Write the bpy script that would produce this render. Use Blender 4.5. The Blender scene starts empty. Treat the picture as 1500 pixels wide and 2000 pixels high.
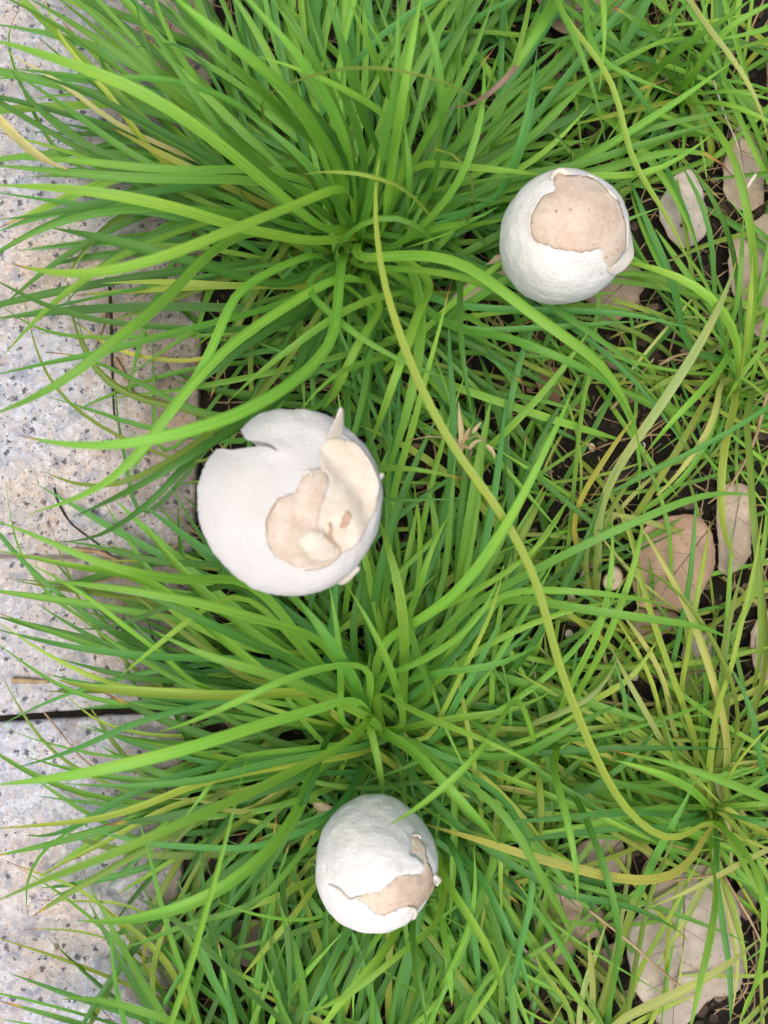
import bpy, bmesh, math, random
from mathutils import Vector, Matrix, noise
from mathutils.geometry import delaunay_2d_cdt
random.seed(11)
scene = bpy.context.scene

# ------------------------------------------------------------------ camera
CAM_H = 0.42            # metres above the soil, looking straight down
FPX = 1732.0            # focal length in photograph pixels (60 degrees on the long side)
cam_d = bpy.data.cameras.new('camera')
cam = bpy.data.objects.new('camera', cam_d)
scene.collection.objects.link(cam)
cam.location = (0, 0, CAM_H)
cam.rotation_euler = (0, 0, 0)
cam_d.sensor_fit = 'VERTICAL'
cam_d.sensor_height = 36.0
cam_d.sensor_width = 27.0
cam_d.lens = 36.0 * FPX / 2000.0
cam_d.clip_start = 0.01
cam_d.clip_end = 60
cam_d.dof.use_dof = True
cam_d.dof.focus_distance = 0.385
cam_d.dof.aperture_fstop = 11.0
scene.camera = cam

# ------------------------------------------------------------------ sky, sun, exposure
SUN_EL, SUN_AZ = math.radians(80), math.radians(215)     # azimuth clockwise from +Y (picture up)
world = bpy.data.worlds.new('World'); scene.world = world
world.use_nodes = True
wn = world.node_tree
sky = wn.nodes.new('ShaderNodeTexSky')
sky.sky_type = 'NISHITA'; sky.sun_disc = False
sky.sun_elevation = SUN_EL; sky.sun_rotation = SUN_AZ
sky.air_density = 1.0; sky.dust_density = 6.0; sky.ozone_density = 1.0
wn.links.new(sky.outputs[0], wn.nodes['Background'].inputs[0])
wn.nodes['Background'].inputs[1].default_value = 0.13
sun_d = bpy.data.lights.new('sun', 'SUN')
sun_d.energy = 1.4; sun_d.angle = math.radians(70); sun_d.color = (1.0, 0.95, 0.87)
sun = bpy.data.objects.new('sun', sun_d); scene.collection.objects.link(sun)
sd = Vector((math.sin(SUN_AZ)*math.cos(SUN_EL), math.cos(SUN_AZ)*math.cos(SUN_EL), math.sin(SUN_EL)))
sun.rotation_euler = sd.to_track_quat('Z', 'Y').to_euler()
sun.location = sd*3
scene.view_settings.view_transform = 'Standard'
scene.view_settings.look = 'None'
scene.view_settings.gamma = 1.0
scene.view_settings.use_curve_mapping = False
scene.view_settings.exposure = 0.5
try:
    scene.cycles.max_bounces = 8
    scene.cycles.transmission_bounces = 4
    scene.cycles.diffuse_bounces = 4
except Exception:
    pass

# ------------------------------------------------------------------ helpers
def at(px, py, h):
    """point of the place at height h that the photograph shows at this pixel"""
    d = (CAM_H - h)/FPX
    return Vector(((px-750)*d, (1000-py)*d, h))

TILES = {c: ((i % 3)*500, (i//3)*500) for i, c in enumerate('abcdefghijkl')}
def tp(tile, pts):
    if tile == 'p': return [tuple(q) for q in pts]
    ox, oy = TILES[tile]
    return [(ox+x/3.0, oy+y/3.0) for x, y in pts]

def lerp(a, b, t): return a+(b-a)*t
def sstep(a, b, x):
    t = min(1, max(0, (x-a)/(b-a))); return t*t*(3-2*t)

def catmull(P, n):
    """n+1 points evenly spaced along a smooth curve through P"""
    Q = [P[0]*2-P[1]] + list(P) + [P[-1]*2-P[-2]]
    out = []
    for i in range(1, len(Q)-2):
        p0, p1, p2, p3 = Q[i-1], Q[i], Q[i+1], Q[i+2]
        for k in range(8):
            t = k/8.0
            out.append(0.5*((2*p1)+(p2-p0)*t+(2*p0-5*p1+4*p2-p3)*t*t+(3*p1-p0-3*p2+p3)*t**3))
    out.append(P[-1].copy())
    L = [0.0]
    for a, b in zip(out, out[1:]): L.append(L[-1]+(b-a).length)
    res = []; j = 0
    for i in range(n+1):
        s = L[-1]*i/n
        while j < len(L)-2 and L[j+1] < s: j += 1
        t = (s-L[j])/max(1e-9, L[j+1]-L[j])
        res.append(out[j].lerp(out[j+1], min(1, t)))
    return res

def link(name, me, parent=None, mat=None):
    o = bpy.data.objects.new(name, me)
    scene.collection.objects.link(o)
    if mat is not None and me is not None and not me.materials: me.materials.append(mat)
    if parent is not None: o.parent = parent
    return o

def mesh(name, V, F, UV=None, smooth=True):
    me = bpy.data.meshes.new(name)
    me.from_pydata([tuple(v) for v in V], [], F)
    if UV is not None:
        ul = me.uv_layers.new(name='UVMap')
        fl = []
        for p in me.polygons:
            for vi in p.vertices: fl += list(UV[vi])
        ul.data.foreach_set('uv', fl)
    if smooth: me.polygons.foreach_set('use_smooth', [True]*len(me.polygons))
    me.update()
    return me

def tag(o, label=None, cat=None, group=None, kind=None):
    if label: o['label'] = label
    if cat: o['category'] = cat
    if group: o['group'] = group
    if kind: o['kind'] = kind
    return o

def empty(name, loc):
    o = bpy.data.objects.new(name, None); scene.collection.objects.link(o)
    o.empty_display_size = 0.01
    o.location = loc
    return o

class NT:
    """small node-tree writer"""
    def __init__(s, name):
        s.m = bpy.data.materials.new(name); s.m.use_nodes = True
        s.t = s.m.node_tree; s.t.nodes.clear()
        s.out = s.n('ShaderNodeOutputMaterial')
    def n(s, typ, **kw):
        d = s.t.nodes.new(typ)
        for k, v in kw.items():
            if k.startswith('i_'):
                key = k[2:]
                key = int(key) if key.isdigit() else key.replace('_', ' ')
                s.set(d.inputs[key], v)
            else: setattr(d, k, v)
        return d
    def set(s, sock, v):
        if hasattr(v, 'is_output'): s.t.links.new(v, sock)
        else: sock.default_value = v
    def math(s, op, a, b=None, c=None, clamp=False):
        d = s.n('ShaderNodeMath', operation=op, use_clamp=clamp)
        s.set(d.inputs[0], a)
        if b is not None: s.set(d.inputs[1], b)
        if c is not None: s.set(d.inputs[2], c)
        return d.outputs[0]
    def mix(s, f, a, b, mode='MIX'):
        d = s.n('ShaderNodeMix', data_type='RGBA', blend_type=mode)
        s.set(d.inputs[0], f); s.set(d.inputs[6], a); s.set(d.inputs[7], b)
        return d.outputs[2]
    def ramp(s, f, stops, interp='LINEAR'):
        d = s.n('ShaderNodeValToRGB'); d.color_ramp.interpolation = interp
        e = d.color_ramp.elements
        while len(e) < len(stops): e.new(0.5)
        for el, (p, c) in zip(e, stops):
            el.position = p; el.color = (*c, 1) if len(c) == 3 else c
        s.set(d.inputs[0], f)
        return d.outputs[0]
    def mr(s, v, a, b, c=0.0, d=1.0):
        q = s.n('ShaderNodeMapRange'); s.set(q.inputs[0], v)
        q.inputs[1].default_value = a; q.inputs[2].default_value = b
        q.inputs[3].default_value = c; q.inputs[4].default_value = d
        return q.outputs[0]
    def noise(s, vec, scale, detail=3, rough=0.5):
        d = s.n('ShaderNodeTexNoise'); s.set(d.inputs['Vector'], vec)
        d.inputs['Scale'].default_value = scale; d.inputs['Detail'].default_value = detail
        d.inputs['Roughness'].default_value = rough
        return d
    def vor(s, vec, scale, feature='F1', rnd=1.0):
        d = s.n('ShaderNodeTexVoronoi', feature=feature); s.set(d.inputs['Vector'], vec)
        d.inputs['Scale'].default_value = scale; d.inputs['Randomness'].default_value = rnd
        return d
    def bump(s, h, strength, dist):
        d = s.n('ShaderNodeBump'); d.inputs['Strength'].default_value = strength
        d.inputs['Distance'].default_value = dist; s.set(d.inputs['Height'], h)
        return d.outputs[0]
    def bsdf(s, col, rough=0.6, spec=0.4, normal=None, sss=0.0, rad=(0.002, 0.001, 0.0006)):
        b = s.n('ShaderNodeBsdfPrincipled')
        s.set(b.inputs['Base Color'], col); s.set(b.inputs['Roughness'], rough)
        b.inputs['Specular IOR Level'].default_value = spec
        if normal is not None: s.set(b.inputs['Normal'], normal)
        if sss:
            b.inputs['Subsurface Weight'].default_value = sss
            b.inputs['Subsurface Radius'].default_value = (1, .7, .5)
            b.inputs['Subsurface Scale'].default_value = rad[0]
        return b
    def done(s, shader):
        s.t.links.new(shader.outputs[0], s.out.inputs[0]); return s.m

# ------------------------------------------------------------------ materials
def mat_grass():
    N = NT('grass_leaf')
    tc = N.n('ShaderNodeTexCoord'); oi = N.n('ShaderNodeObjectInfo')
    sep = N.n('ShaderNodeSeparateXYZ'); N.set(sep.inputs[0], tc.outputs['UV'])
    u, v = sep.outputs[0], sep.outputs[1]
    rnd = oi.outputs['Random']
    comb = N.n('ShaderNodeCombineXYZ')
    N.set(comb.inputs[0], N.math('MULTIPLY', u, 11.0))
    N.set(comb.inputs[1], N.math('MULTIPLY', v, 1.6))
    N.set(comb.inputs[2], N.math('MULTIPLY', rnd, 57.0))
    stripe = N.noise(comb.outputs[0], 1.0, 3, 0.6).outputs[0]
    comb2 = N.n('ShaderNodeCombineXYZ')
    N.set(comb2.inputs[0], N.math('MULTIPLY', u, 1.2))
    N.set(comb2.inputs[1], N.math('MULTIPLY', v, 7.0))
    N.set(comb2.inputs[2], N.math('MULTIPLY', rnd, 91.0))
    patch = N.noise(comb2.outputs[0], 1.0, 4, 0.6).outputs[0]
    col = oi.outputs['Color']
    sc = N.mr(stripe, 0.3, 0.7, 0.74, 1.22)
    cs = N.n('ShaderNodeCombineColor')
    for i in range(3): N.set(cs.inputs[i], sc)
    c1 = N.mix(1.0, col, cs.outputs[0], 'MULTIPLY')
    yel = N.mix(1.0, col, (1.45, 1.10, 0.9, 1), 'MULTIPLY')
    c2 = N.mix(N.mr(patch, 0.52, 0.78, 0.0, 0.75), c1, yel)
    dk = N.mix(1.0, col, (0.62, 0.80, 0.85, 1), 'MULTIPLY')
    c3 = N.mix(N.mr(patch, 0.46, 0.26, 0.0, 0.6), c2, dk)
    # midrib: a narrow paler keel
    mid = N.math('ABSOLUTE', N.math('SUBTRACT', u, 0.5))
    c4 = N.mix(N.mr(mid, 0.0, 0.07, 0.22, 0.0), c3, N.mix(1.0, c3, (1.5, 1.3, 1.6, 1), 'MULTIPLY'))
    # pale sheath at the foot, dry tip where the alpha of the leaf colour asks for it
    c5 = N.mix(N.mr(v, 0.10, 0.0, 0.0, 0.5), c4, (0.34, 0.40, 0.16, 1))
    al = oi.outputs['Alpha']
    tipw = N.math('MULTIPLY', N.math('SUBTRACT', 1.0, al), 0.16)
    vv = N.math('ADD', v, N.math('MULTIPLY', N.math('SUBTRACT', stripe, 0.5), 0.05))
    ft = N.math('DIVIDE', N.math('SUBTRACT', vv, N.math('SUBTRACT', 1.0, tipw)), N.math('ADD', tipw, 0.001), clamp=True)
    tipc = N.ramp(ft, [(0.0, (0.34, 0.36, 0.05)), (0.35, (0.48, 0.34, 0.05)), (0.62, (0.26, 0.10, 0.035)), (1.0, (0.13, 0.065, 0.04))])
    c6 = N.mix(N.mr(ft, 0.0, 0.30, 0.0, 1.0), c5, tipc)
    # small blemishes
    sp = N.vor(comb2.outputs[0], 3.1).outputs['Distance']
    spf = N.math('MULTIPLY', N.mr(sp, 0.10, 0.05, 0.0, 0.8), N.mr(rnd, 0.6, 0.65, 0.0, 1.0))
    c7 = N.mix(spf, c6, (0.30, 0.22, 0.09, 1))
    nb = N.bump(stripe, 0.4, 0.0004)
    b = N.bsdf(c7, N.mr(patch, 0.3, 0.7, 0.42, 0.62), 0.45, nb)
    tr = N.n('ShaderNodeBsdfTranslucent')
    N.set(tr.inputs[0], N.mix(1.0, c7, (1.25, 1.15, 0.55, 1), 'MULTIPLY')); N.set(tr.inputs['Normal'], nb)
    ms = N.n('ShaderNodeMixShader'); ms.inputs[0].default_value = 0.36
    N.t.links.new(b.outputs[0], ms.inputs[1]); N.t.links.new(tr.outputs[0], ms.inputs[2])
    return N.done(ms)

def mat_granite():
    N = NT('granite')
    tc = N.n('ShaderNodeTexCoord'); P = tc.outputs['Object']
    w = N.noise(P, 420, 4, 0.65)
    off = N.n('ShaderNodeVectorMath', operation='SCALE')
    wv = N.n('ShaderNodeVectorMath', operation='SUBTRACT')
    N.set(wv.inputs[0], w.outputs['Color']); wv.inputs[1].default_value = (.5, .5, .5)
    N.set(off.inputs[0], wv.outputs[0]); off.inputs['Scale'].default_value = 0.0062
    ad = N.n('ShaderNodeVectorMath', operation='ADD'); N.set(ad.inputs[0], P); N.set(ad.inputs[1], off.outputs[0])
    Q = ad.outputs[0]
    v1 = N.vor(Q, 430)
    s1 = N.n('ShaderNodeSeparateColor'); N.set(s1.inputs[0], v1.outputs['Color'])
    zone = N.noise(P, 16, 3, 0.55).outputs[0]
    # feldspar, quartz
    c = N.ramp(s1.outputs[0], [(0.0, (0.42, 0.355, 0.30)), (0.25, (0.46, 0.415, 0.375)), (0.45, (0.53, 0.515, 0.50)),
                               (0.70, (0.41, 0.40, 0.40)), (0.86, (0.31, 0.315, 0.33)), (1.0, (0.47, 0.43, 0.39))])
    warm = N.mix(1.0, c, (0.99, 0.90, 0.82, 1), 'MULTIPLY')
    cool = N.mix(1.0, c, (0.90, 0.96, 1.08, 1), 'MULTIPLY')
    c = N.mix(N.mr(zone, 0.46, 0.68), cool, warm)
    fine = N.noise(Q, 900, 3, 0.7).outputs[0]
    c = N.mix(0.75, c, N.ramp(fine, [(0.3, (0.42, 0.39, 0.37)), (0.5, (0.62, 0.60, 0.58)), (0.68, (0.86, 0.85, 0.84))]), 'OVERLAY')
    # smoky blue-grey quartz clots
    clot = N.noise(P, 120, 2, 0.5).outputs[0]
    c = N.mix(N.mr(clot, 0.58, 0.70, 0.0, 0.7), c, (0.22, 0.245, 0.31, 1))
    # black mica flakes
    v2 = N.vor(Q, 210)
    s2 = N.n('ShaderNodeSeparateColor'); N.set(s2.inputs[0], v2.outputs['Color'])
    has = N.mr(s2.outputs[1], 0.64, 0.66)
    fl = N.math('MULTIPLY', has, N.mr(v2.outputs['Distance'], 0.34, 0.20))
    v3 = N.vor(Q, 560)
    s3 = N.n('ShaderNodeSeparateColor'); N.set(s3.inputs[0], v3.outputs['Color'])
    fl2 = N.math('MULTIPLY', N.mr(s3.outputs[2], 0.76, 0.78), N.mr(v3.outputs['Distance'], 0.34, 0.26))
    f = N.math('MAXIMUM', fl, fl2)
    c = N.mix(N.math('MULTIPLY', f, 0.9), c, (0.040, 0.043, 0.055, 1))
    # soil stains, strongest along the planted side of the stones
    sx = N.n('ShaderNodeSeparateXYZ'); N.set(sx.inputs[0], P)
    st = N.noise(P, 42, 5, 0.65).outputs[0]
    edge = N.math('ADD', N.mr(sx.outputs[0], -0.150, -0.085, 0.0, 0.50), st)
    c = N.mix(N.mr(edge, 0.58, 0.86, 0.0, 0.78), c, N.mix(1.0, c, (0.55, 0.44, 0.33, 1), 'MULTIPLY'))
    rust = N.noise(P, 60, 4, 0.6).outputs[0]
    c = N.mix(N.mr(rust, 0.60, 0.74, 0.0, 0.3), c, (0.50, 0.36, 0.25, 1))
    oi = N.n('ShaderNodeObjectInfo')
    c = N.mix(1.0, c, oi.outputs['Color'], 'MULTIPLY')
    hgt = N.math('ADD', N.math('MULTIPLY', fine, 0.6), N.math('MULTIPLY', v1.outputs['Distance'], 0.5))
    nb = N.bump(hgt, 0.5, 0.0009)
    return N.done(N.bsdf(c, N.mr(s1.outputs[1], 0, 1, 0.38, 0.75), 0.45, nb))

def mat_soil():
    N = NT('soil')
    tc = N.n('ShaderNodeTexCoord'); P = tc.outputs['Object']
    a = N.noise(P, 90, 6, 0.7).outputs[0]; b2 = N.noise(P, 700, 4, 0.7).outputs[0]
    c = N.ramp(a, [(0.3, (0.010, 0.008, 0.006)), (0.55, (0.028, 0.021, 0.015)), (0.75, (0.070, 0.050, 0.034))])
    c = N.mix(N.mr(b2, 0.62, 0.75, 0, 0.7), c, (0.11, 0.085, 0.06, 1))
    nb = N.bump(N.math('ADD', a, b2), 1.0, 0.003)
    return N.done(N.bsdf(c, 0.85, 0.25, nb))

def mat_cap(name, base, edge_speck=False):
    N = NT(name)
    tc = N.n('ShaderNodeTexCoord'); P = tc.outputs['Object']
    a = N.noise(P, 60, 4, 0.6).outputs[0]
    f = N.noise(P, 900, 4, 0.7).outputs[0]
    v = N.vor(P, 620).outputs['Distance']
    c = N.mix(N.mr(a, 0.35, 0.75, 0, 0.6), (*base, 1), (base[0]*0.90, base[1]*0.865, base[2]*0.80, 1))
    c = N.mix(N.mr(f, 0.55, 0.75, 0, 0.4), c, (0.62, 0.58, 0.50, 1))
    sp = N.vor(P, 95)
    s = N.n('ShaderNodeSeparateColor'); N.set(s.inputs[0], sp.outputs['Color'])
    dots = N.math('MULTIPLY', N.mr(s.outputs[0], 0.80, 0.82), N.mr(sp.outputs['Distance'], 0.10, 0.03))
    c = N.mix(N.math('MULTIPLY', dots, 0.7), c, (0.52, 0.38, 0.22, 1))
    g2 = N.noise(P, 480, 3, 0.6).outputs[0]
    nb = N.bump(N.math('ADD', N.math('ADD', f, v), g2), 0.40, 0.0005)
    return N.done(N.bsdf(c, 0.82, 0.2, nb, sss=0.25, rad=(0.004,)))

def mat_crust():
    N = NT('tan_crust')
    tc = N.n('ShaderNodeTexCoord'); P = tc.outputs['Object']
    a = N.noise(P, 85, 5, 0.6).outputs[0]
    b2 = N.noise(P, 38, 3, 0.5).outputs[0]
    c = N.ramp(a, [(0.25, (0.44, 0.31, 0.215)), (0.48, (0.54, 0.42, 0.325)), (0.72, (0.61, 0.51, 0.405))])
    c = N.mix(N.mr(b2, 0.50, 0.68, 0, 0.7), c, (0.68, 0.62, 0.50, 1))
    v = N.vor(P, 330)
    s = N.n('ShaderNodeSeparateColor'); N.set(s.inputs[0], v.outputs['Color'])
    sel = N.math('MULTIPLY', N.mr(s.outputs[1], 0.74, 0.76), N.mr(N.noise(P, 55, 2).outputs[0], 0.42, 0.54))
    dots = N.math('MULTIPLY', sel, N.mr(v.outputs['Distance'], 0.24, 0.10))
    c = N.mix(N.math('MULTIPLY', dots, 0.85), c, (0.20, 0.12, 0.075, 1))
    fine = N.noise(P, 520, 5, 0.7).outputs[0]
    c = N.mix(N.mr(fine, 0.50, 0.30, 0, 0.45), c, N.mix(1.0, c, (0.70, 0.60, 0.52, 1), 'MULTIPLY'))
    c = N.mix(N.mr(fine, 0.55, 0.72, 0, 0.5), c, (0.70, 0.62, 0.52, 1))
    nb = N.bump(N.math('ADD', fine, a), 0.5, 0.0006)
    return N.done(N.bsdf(c, 0.62, 0.35, nb, sss=0.08, rad=(0.002,)))

def mat_plain(name, c0, c1, scale=80, rough=0.75, bump=0.4, bd=0.0005, speck=None, sss=0, spec=0.3):
    N = NT(name)
    tc = N.n('ShaderNodeTexCoord'); P = tc.outputs['Object']
    oi = N.n('ShaderNodeObjectInfo')
    ad = N.n('ShaderNodeVectorMath', operation='ADD'); N.set(ad.inputs[0], P); N.set(ad.inputs[1], oi.outputs['Random'])
    a = N.noise(ad.outputs[0], scale, 5, 0.6).outputs[0]
    c = N.mix(N.mr(a, 0.32, 0.68), (*c0, 1), (*c1, 1))
    if speck:
        v = N.vor(ad.outputs[0], scale*7)
        s = N.n('ShaderNodeSeparateColor'); N.set(s.inputs[0], v.outputs['Color'])
        d = N.math('MULTIPLY', N.mr(s.outputs[0], 0.84, 0.86), N.mr(v.outputs['Distance'], 0.28, 0.12))
        c = N.mix(N.math('MULTIPLY', d, 0.8), c, (*speck, 1))
    f = N.noise(ad.outputs[0], scale*9, 4, 0.65).outputs[0]
    nb = N.bump(N.math('ADD', a, f), bump, bd)
    return N.done(N.bsdf(c, rough, spec, nb, sss=sss))

def mat_dryleaf():
    N = NT('dry_leaf')
    tc = N.n('ShaderNodeTexCoord'); P = tc.outputs['Object']
    oi = N.n('ShaderNodeObjectInfo')
    a = N.noise(P, 70, 5, 0.6).outputs[0]
    col = oi.outputs['Color']
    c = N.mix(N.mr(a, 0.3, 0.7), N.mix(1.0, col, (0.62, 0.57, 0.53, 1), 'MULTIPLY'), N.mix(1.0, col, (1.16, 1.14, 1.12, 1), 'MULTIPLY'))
    net = N.vor(P, 800, 'DISTANCE_TO_EDGE').outputs['Distance']
    c = N.mix(N.mr(net, 0.05, 0.0, 0, 0.15), c, N.mix(1.0, col, (0.6, 0.52, 0.45, 1), 'MULTIPLY'))
    v = N.vor(P, 420)
    s = N.n('ShaderNodeSeparateColor'); N.set(s.inputs[0], v.outputs['Color'])
    sel = N.math('MULTIPLY', N.mr(s.outputs[0], 0.66, 0.70), N.mr(N.noise(P, 45, 2).outputs[0], 0.40, 0.54))
    d = N.math('MULTIPLY', sel, N.mr(v.outputs['Distance'], 0.30, 0.14))
    c = N.mix(N.math('MULTIPLY', d, 0.7), c, (0.09, 0.065, 0.05, 1))
    blot = N.noise(P, 30, 3, 0.6).outputs[0]
    c = N.mix(N.mr(blot, 0.50, 0.68, 0, 0.6), c, N.mix(1.0, col, (0.62, 0.50, 0.40, 1), 'MULTIPLY'))
    nb = N.bump(N.math('ADD', N.mr(net, 0, 0.1), N.math('MULTIPLY', a, 0.9)), 0.22, 0.0004)
    return N.done(N.bsdf(c, 0.55, 0.4, nb))

M_GRASS = mat_grass(); M_GRANITE = mat_granite(); M_SOIL = mat_soil()
M_CAP = mat_cap('white_cap', (0.70, 0.695, 0.68)); M_CRUST = mat_crust()
M_CRUST_SHADE = mat_plain('shade_darkened_tan_crust', (0.59, 0.52, 0.43), (0.45, 0.35, 0.265), 210, 0.65, 0.4, 0.0005, speck=(0.24, 0.15, 0.10), sss=0.08)  # crust of the largest cap, darkened along with that cap's painted shade
M_CAP_SHADE = mat_cap('shade_greyed_cap', (0.555, 0.547, 0.535))  # white cap greyed: shade from the viewer above painted into its colour
M_SKIN = mat_plain('torn_white_skin', (0.66, 0.63, 0.57), (0.60, 0.53, 0.43), 220, 0.75, 0.4, 0.0004, sss=0.1)
M_CREAM = mat_plain('cream_flesh', (0.60, 0.56, 0.465), (0.50, 0.425, 0.33), 150, 0.7, 0.3, 0.0004, sss=0.1)
M_BRUISE = mat_plain('brown_bruise', (0.36, 0.22, 0.14), (0.52, 0.39, 0.28), 300, 0.7)
M_STEM = mat_plain('white_stem', (0.74, 0.71, 0.64), (0.60, 0.53, 0.42), 120, 0.75)
M_GILL = mat_plain('gills', (0.70, 0.60, 0.52), (0.52, 0.38, 0.30), 150, 0.8)
M_DRY = mat_dryleaf()
M_VEIN = mat_plain('leaf_vein', (0.13, 0.10, 0.075), (0.26, 0.20, 0.15), 200)
M_STRAW = mat_plain('straw', (0.42, 0.31, 0.17), (0.24, 0.15, 0.08), 160)
M_GREYSTRAW = mat_plain('bleached_straw', (0.46, 0.41, 0.34), (0.33, 0.28, 0.22), 160)
M_TWIG = mat_plain('black_twig', (0.018, 0.015, 0.013), (0.05, 0.04, 0.03), 300)
M_BROWNTWIG = mat_plain('brown_twig', (0.16, 0.08, 0.05), (0.09, 0.05, 0.03), 300)
M_CRUMB = mat_plain('soil_crumb', (0.020, 0.015, 0.011), (0.085, 0.06, 0.042), 120, 0.9)
M_MOSS = mat_plain('moss', (0.035, 0.085, 0.012), (0.07, 0.14, 0.02), 200, 0.7)
M_SHELL = mat_plain('pale_shell', (0.66, 0.58, 0.45), (0.46, 0.34, 0.22), 140, 0.5)
M_CHIP = mat_plain('pale_chip', (0.68, 0.64, 0.55), (0.52, 0.45, 0.34), 200, 0.7)
M_HUSK = mat_plain('husk', (0.44, 0.37, 0.20), (0.34, 0.27, 0.13), 200, 0.7)
M_LITTER = mat_plain('leaf_litter', (0.06, 0.042, 0.03), (0.26, 0.19, 0.13), 60, 0.8)
M_PAVE = mat_plain('mortar', (0.16, 0.14, 0.12), (0.24, 0.21, 0.18), 90, 0.9)

# ------------------------------------------------------------------ the setting
KERB_Z = 0.012
def kerb_edge_x(y):      # soil side of the kerb
    a = at(417, 0, KERB_Z); b = at(342, 2000, KERB_Z)
    return a.x+(b.x-a.x)*(y-a.y)/(b.y-a.y)

def soil_z(x, y):
    z = 0.0035*noise.noise((x*38, y*38, 1.3)) + 0.0018*noise.noise((x*130, y*130, 4.1)) + 0.0007*noise.noise((x*420, y*420, 2.2))
    return z - 0.002 + 0.010*sstep(0.030, 0.002, x-kerb_edge_x(max(-1, min(1, y))))
def surf_z(x, y):
    return KERB_Z if x < kerb_edge_x(y)+0.002 else soil_z(x, y)

def build_ground():
    def axis(lo, hi, n, far):
        c = [lo+(hi-lo)*i/n for i in range(n+1)]
        st = []; d = (hi-lo)/n; e = 0
        while e < far: d *= 1.45; e += d; st.append(e)
        return [lo-q for q in reversed(st)]+c+[hi+q for q in st]
    xs = axis(-0.11, 0.26, 250, 20); ys = axis(-0.32, 0.32, 400, 20)
    V = []; F = []
    for y in ys:
        for x in xs:
            ex = kerb_edge_x(max(-1, min(1, y)))
            near = 1.0 if (-0.5 < x < 0.6 and -0.6 < y < 0.6) else 0.0
            z = soil_z(x, y)*near - (1-near)*0.002
            z -= 0.055*sstep(ex+0.001, ex-0.010, x)
            V.append((x, y, z))
    nx = len(xs)
    for j in range(len(ys)-1):
        for i in range(nx-1):
            a = j*nx+i
            F.append((a, a+1, a+1+nx, a+nx))
    return tag(link('ground', mesh('ground', V, F), None, M_SOIL), kind='structure')
build_ground()

def build_kerb():
    # mortar bed under the stones
    V = [(-1.6, -1.5, -0.045), (-0.104, -1.5, -0.045), (-0.094, 1.5, -0.045), (-1.6, 1.5, -0.045)]
    V += [(x, y, -0.004) for x, y, z in V]
    F = [(3, 2, 1, 0), (4, 5, 6, 7), (0, 1, 5, 4), (1, 2, 6, 5), (2, 3, 7, 6), (3, 0, 4, 7)]
    k = tag(link('kerb', mesh('kerb', V, F, smooth=False), None, M_PAVE), kind='structure')
    def ex(py):   # right end of a block along the kerb edge, in pixels
        return 417+(342-417)*py/2000.0
    polys = [
        [(-210, -330), (ex(-330), -330), (ex(1087), 1091), (-210, 1078)],
        [(-210, 1082), (ex(1096), 1096), (ex(1376), 1374), (-210, 1413)],
        [(-210, 1427), (ex(1397), 1390), (ex(2330), 2330), (-210, 2330)],
        [(-210, -1300), (ex(-1300), -1300), (ex(-345), -342), (-210, -342)],
        [(-210, 2345), (ex(2345), 2345), (ex(3400), 3400), (-210, 3400)],
    ]
    for c in range(3):
        x1 = -226-c*1240
        for r in range(8):
            y0 = -4790+c*400+r*1180
            polys.append([(x1-1224, y0), (x1, y0), (x1, y0+1165), (x1-1224, y0+1165)])
    for r in range(3):
        polys.append([(-210, -1315-(r+1)*1010), (ex(0), -1315-(r+1)*1010), (ex(0), -1330-r*1010), (-210, -1330-r*1010)])
        polys.append([(-210, 3415+r*1010), (ex(2000), 3415+r*1010), (ex(2000), 3400+(r+1)*1010), (-210, 3400+(r+1)*1010)])
    rr = random.Random(5)
    TINT = [(0.83, 0.84, 0.85), (0.84, 0.82, 0.805), (0.84, 0.865, 0.905)]
    for poly in polys:
        bm = bmesh.new()
        dz = rr.uniform(-0.0006, 0.0006)
        top = []
        pts = []
        for (x0, y0), (x1, y1) in zip(poly, poly[1:]+poly[:1]):
            L = math.hypot(x1-x0, y1-y0); n = max(2, int(L/(22 if poly in polys[:3] else 90)))
            for i in range(n):
                t = i/n; jx = 0 if i == 0 else rr.gauss(0, 1.0); jy = 0 if i == 0 else rr.gauss(0, 1.0)
                pts.append((x0+(x1-x0)*t+jx, y0+(y1-y0)*t+jy))
        for px, py in pts:
            p = at(px, py, KERB_Z); top.append(bm.verts.new((p.x, p.y, KERB_Z+dz)))
        f = bm.faces.new(top)
        if f.normal.z < 0: f.normal_flip()
        bm.normal_update()
        if f.normal.z < 0: bmesh.ops.reverse_faces(bm, faces=[f])
        r2 = bmesh.ops.extrude_face_region(bm, geom=[f])
        vs = [e for e in r2['geom'] if isinstance(e, bmesh.types.BMVert)]
        # the extruded copy becomes the top, the original the foot
        for v in bm.verts:
            if v not in vs: v.co.z = -0.035
        es = [e for e in bm.edges if all(abs(v.co.z-(KERB_Z+dz)) < 1e-5 for v in e.verts)]
        bmesh.ops.recalc_face_normals(bm, faces=bm.faces[:])
        bmesh.ops.bevel(bm, geom=es, offset=0.0022, segments=3, profile=0.5, affect='EDGES')
        me = bpy.data.meshes.new('granite_block'); bm.to_mesh(me); bm.free()
        ob = link('granite_block', me, k, M_GRANITE)
        ob.color = (*TINT.pop(0), 1) if TINT else (0.9, 0.9, 0.9, 1)
    return k
build_kerb()

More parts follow.
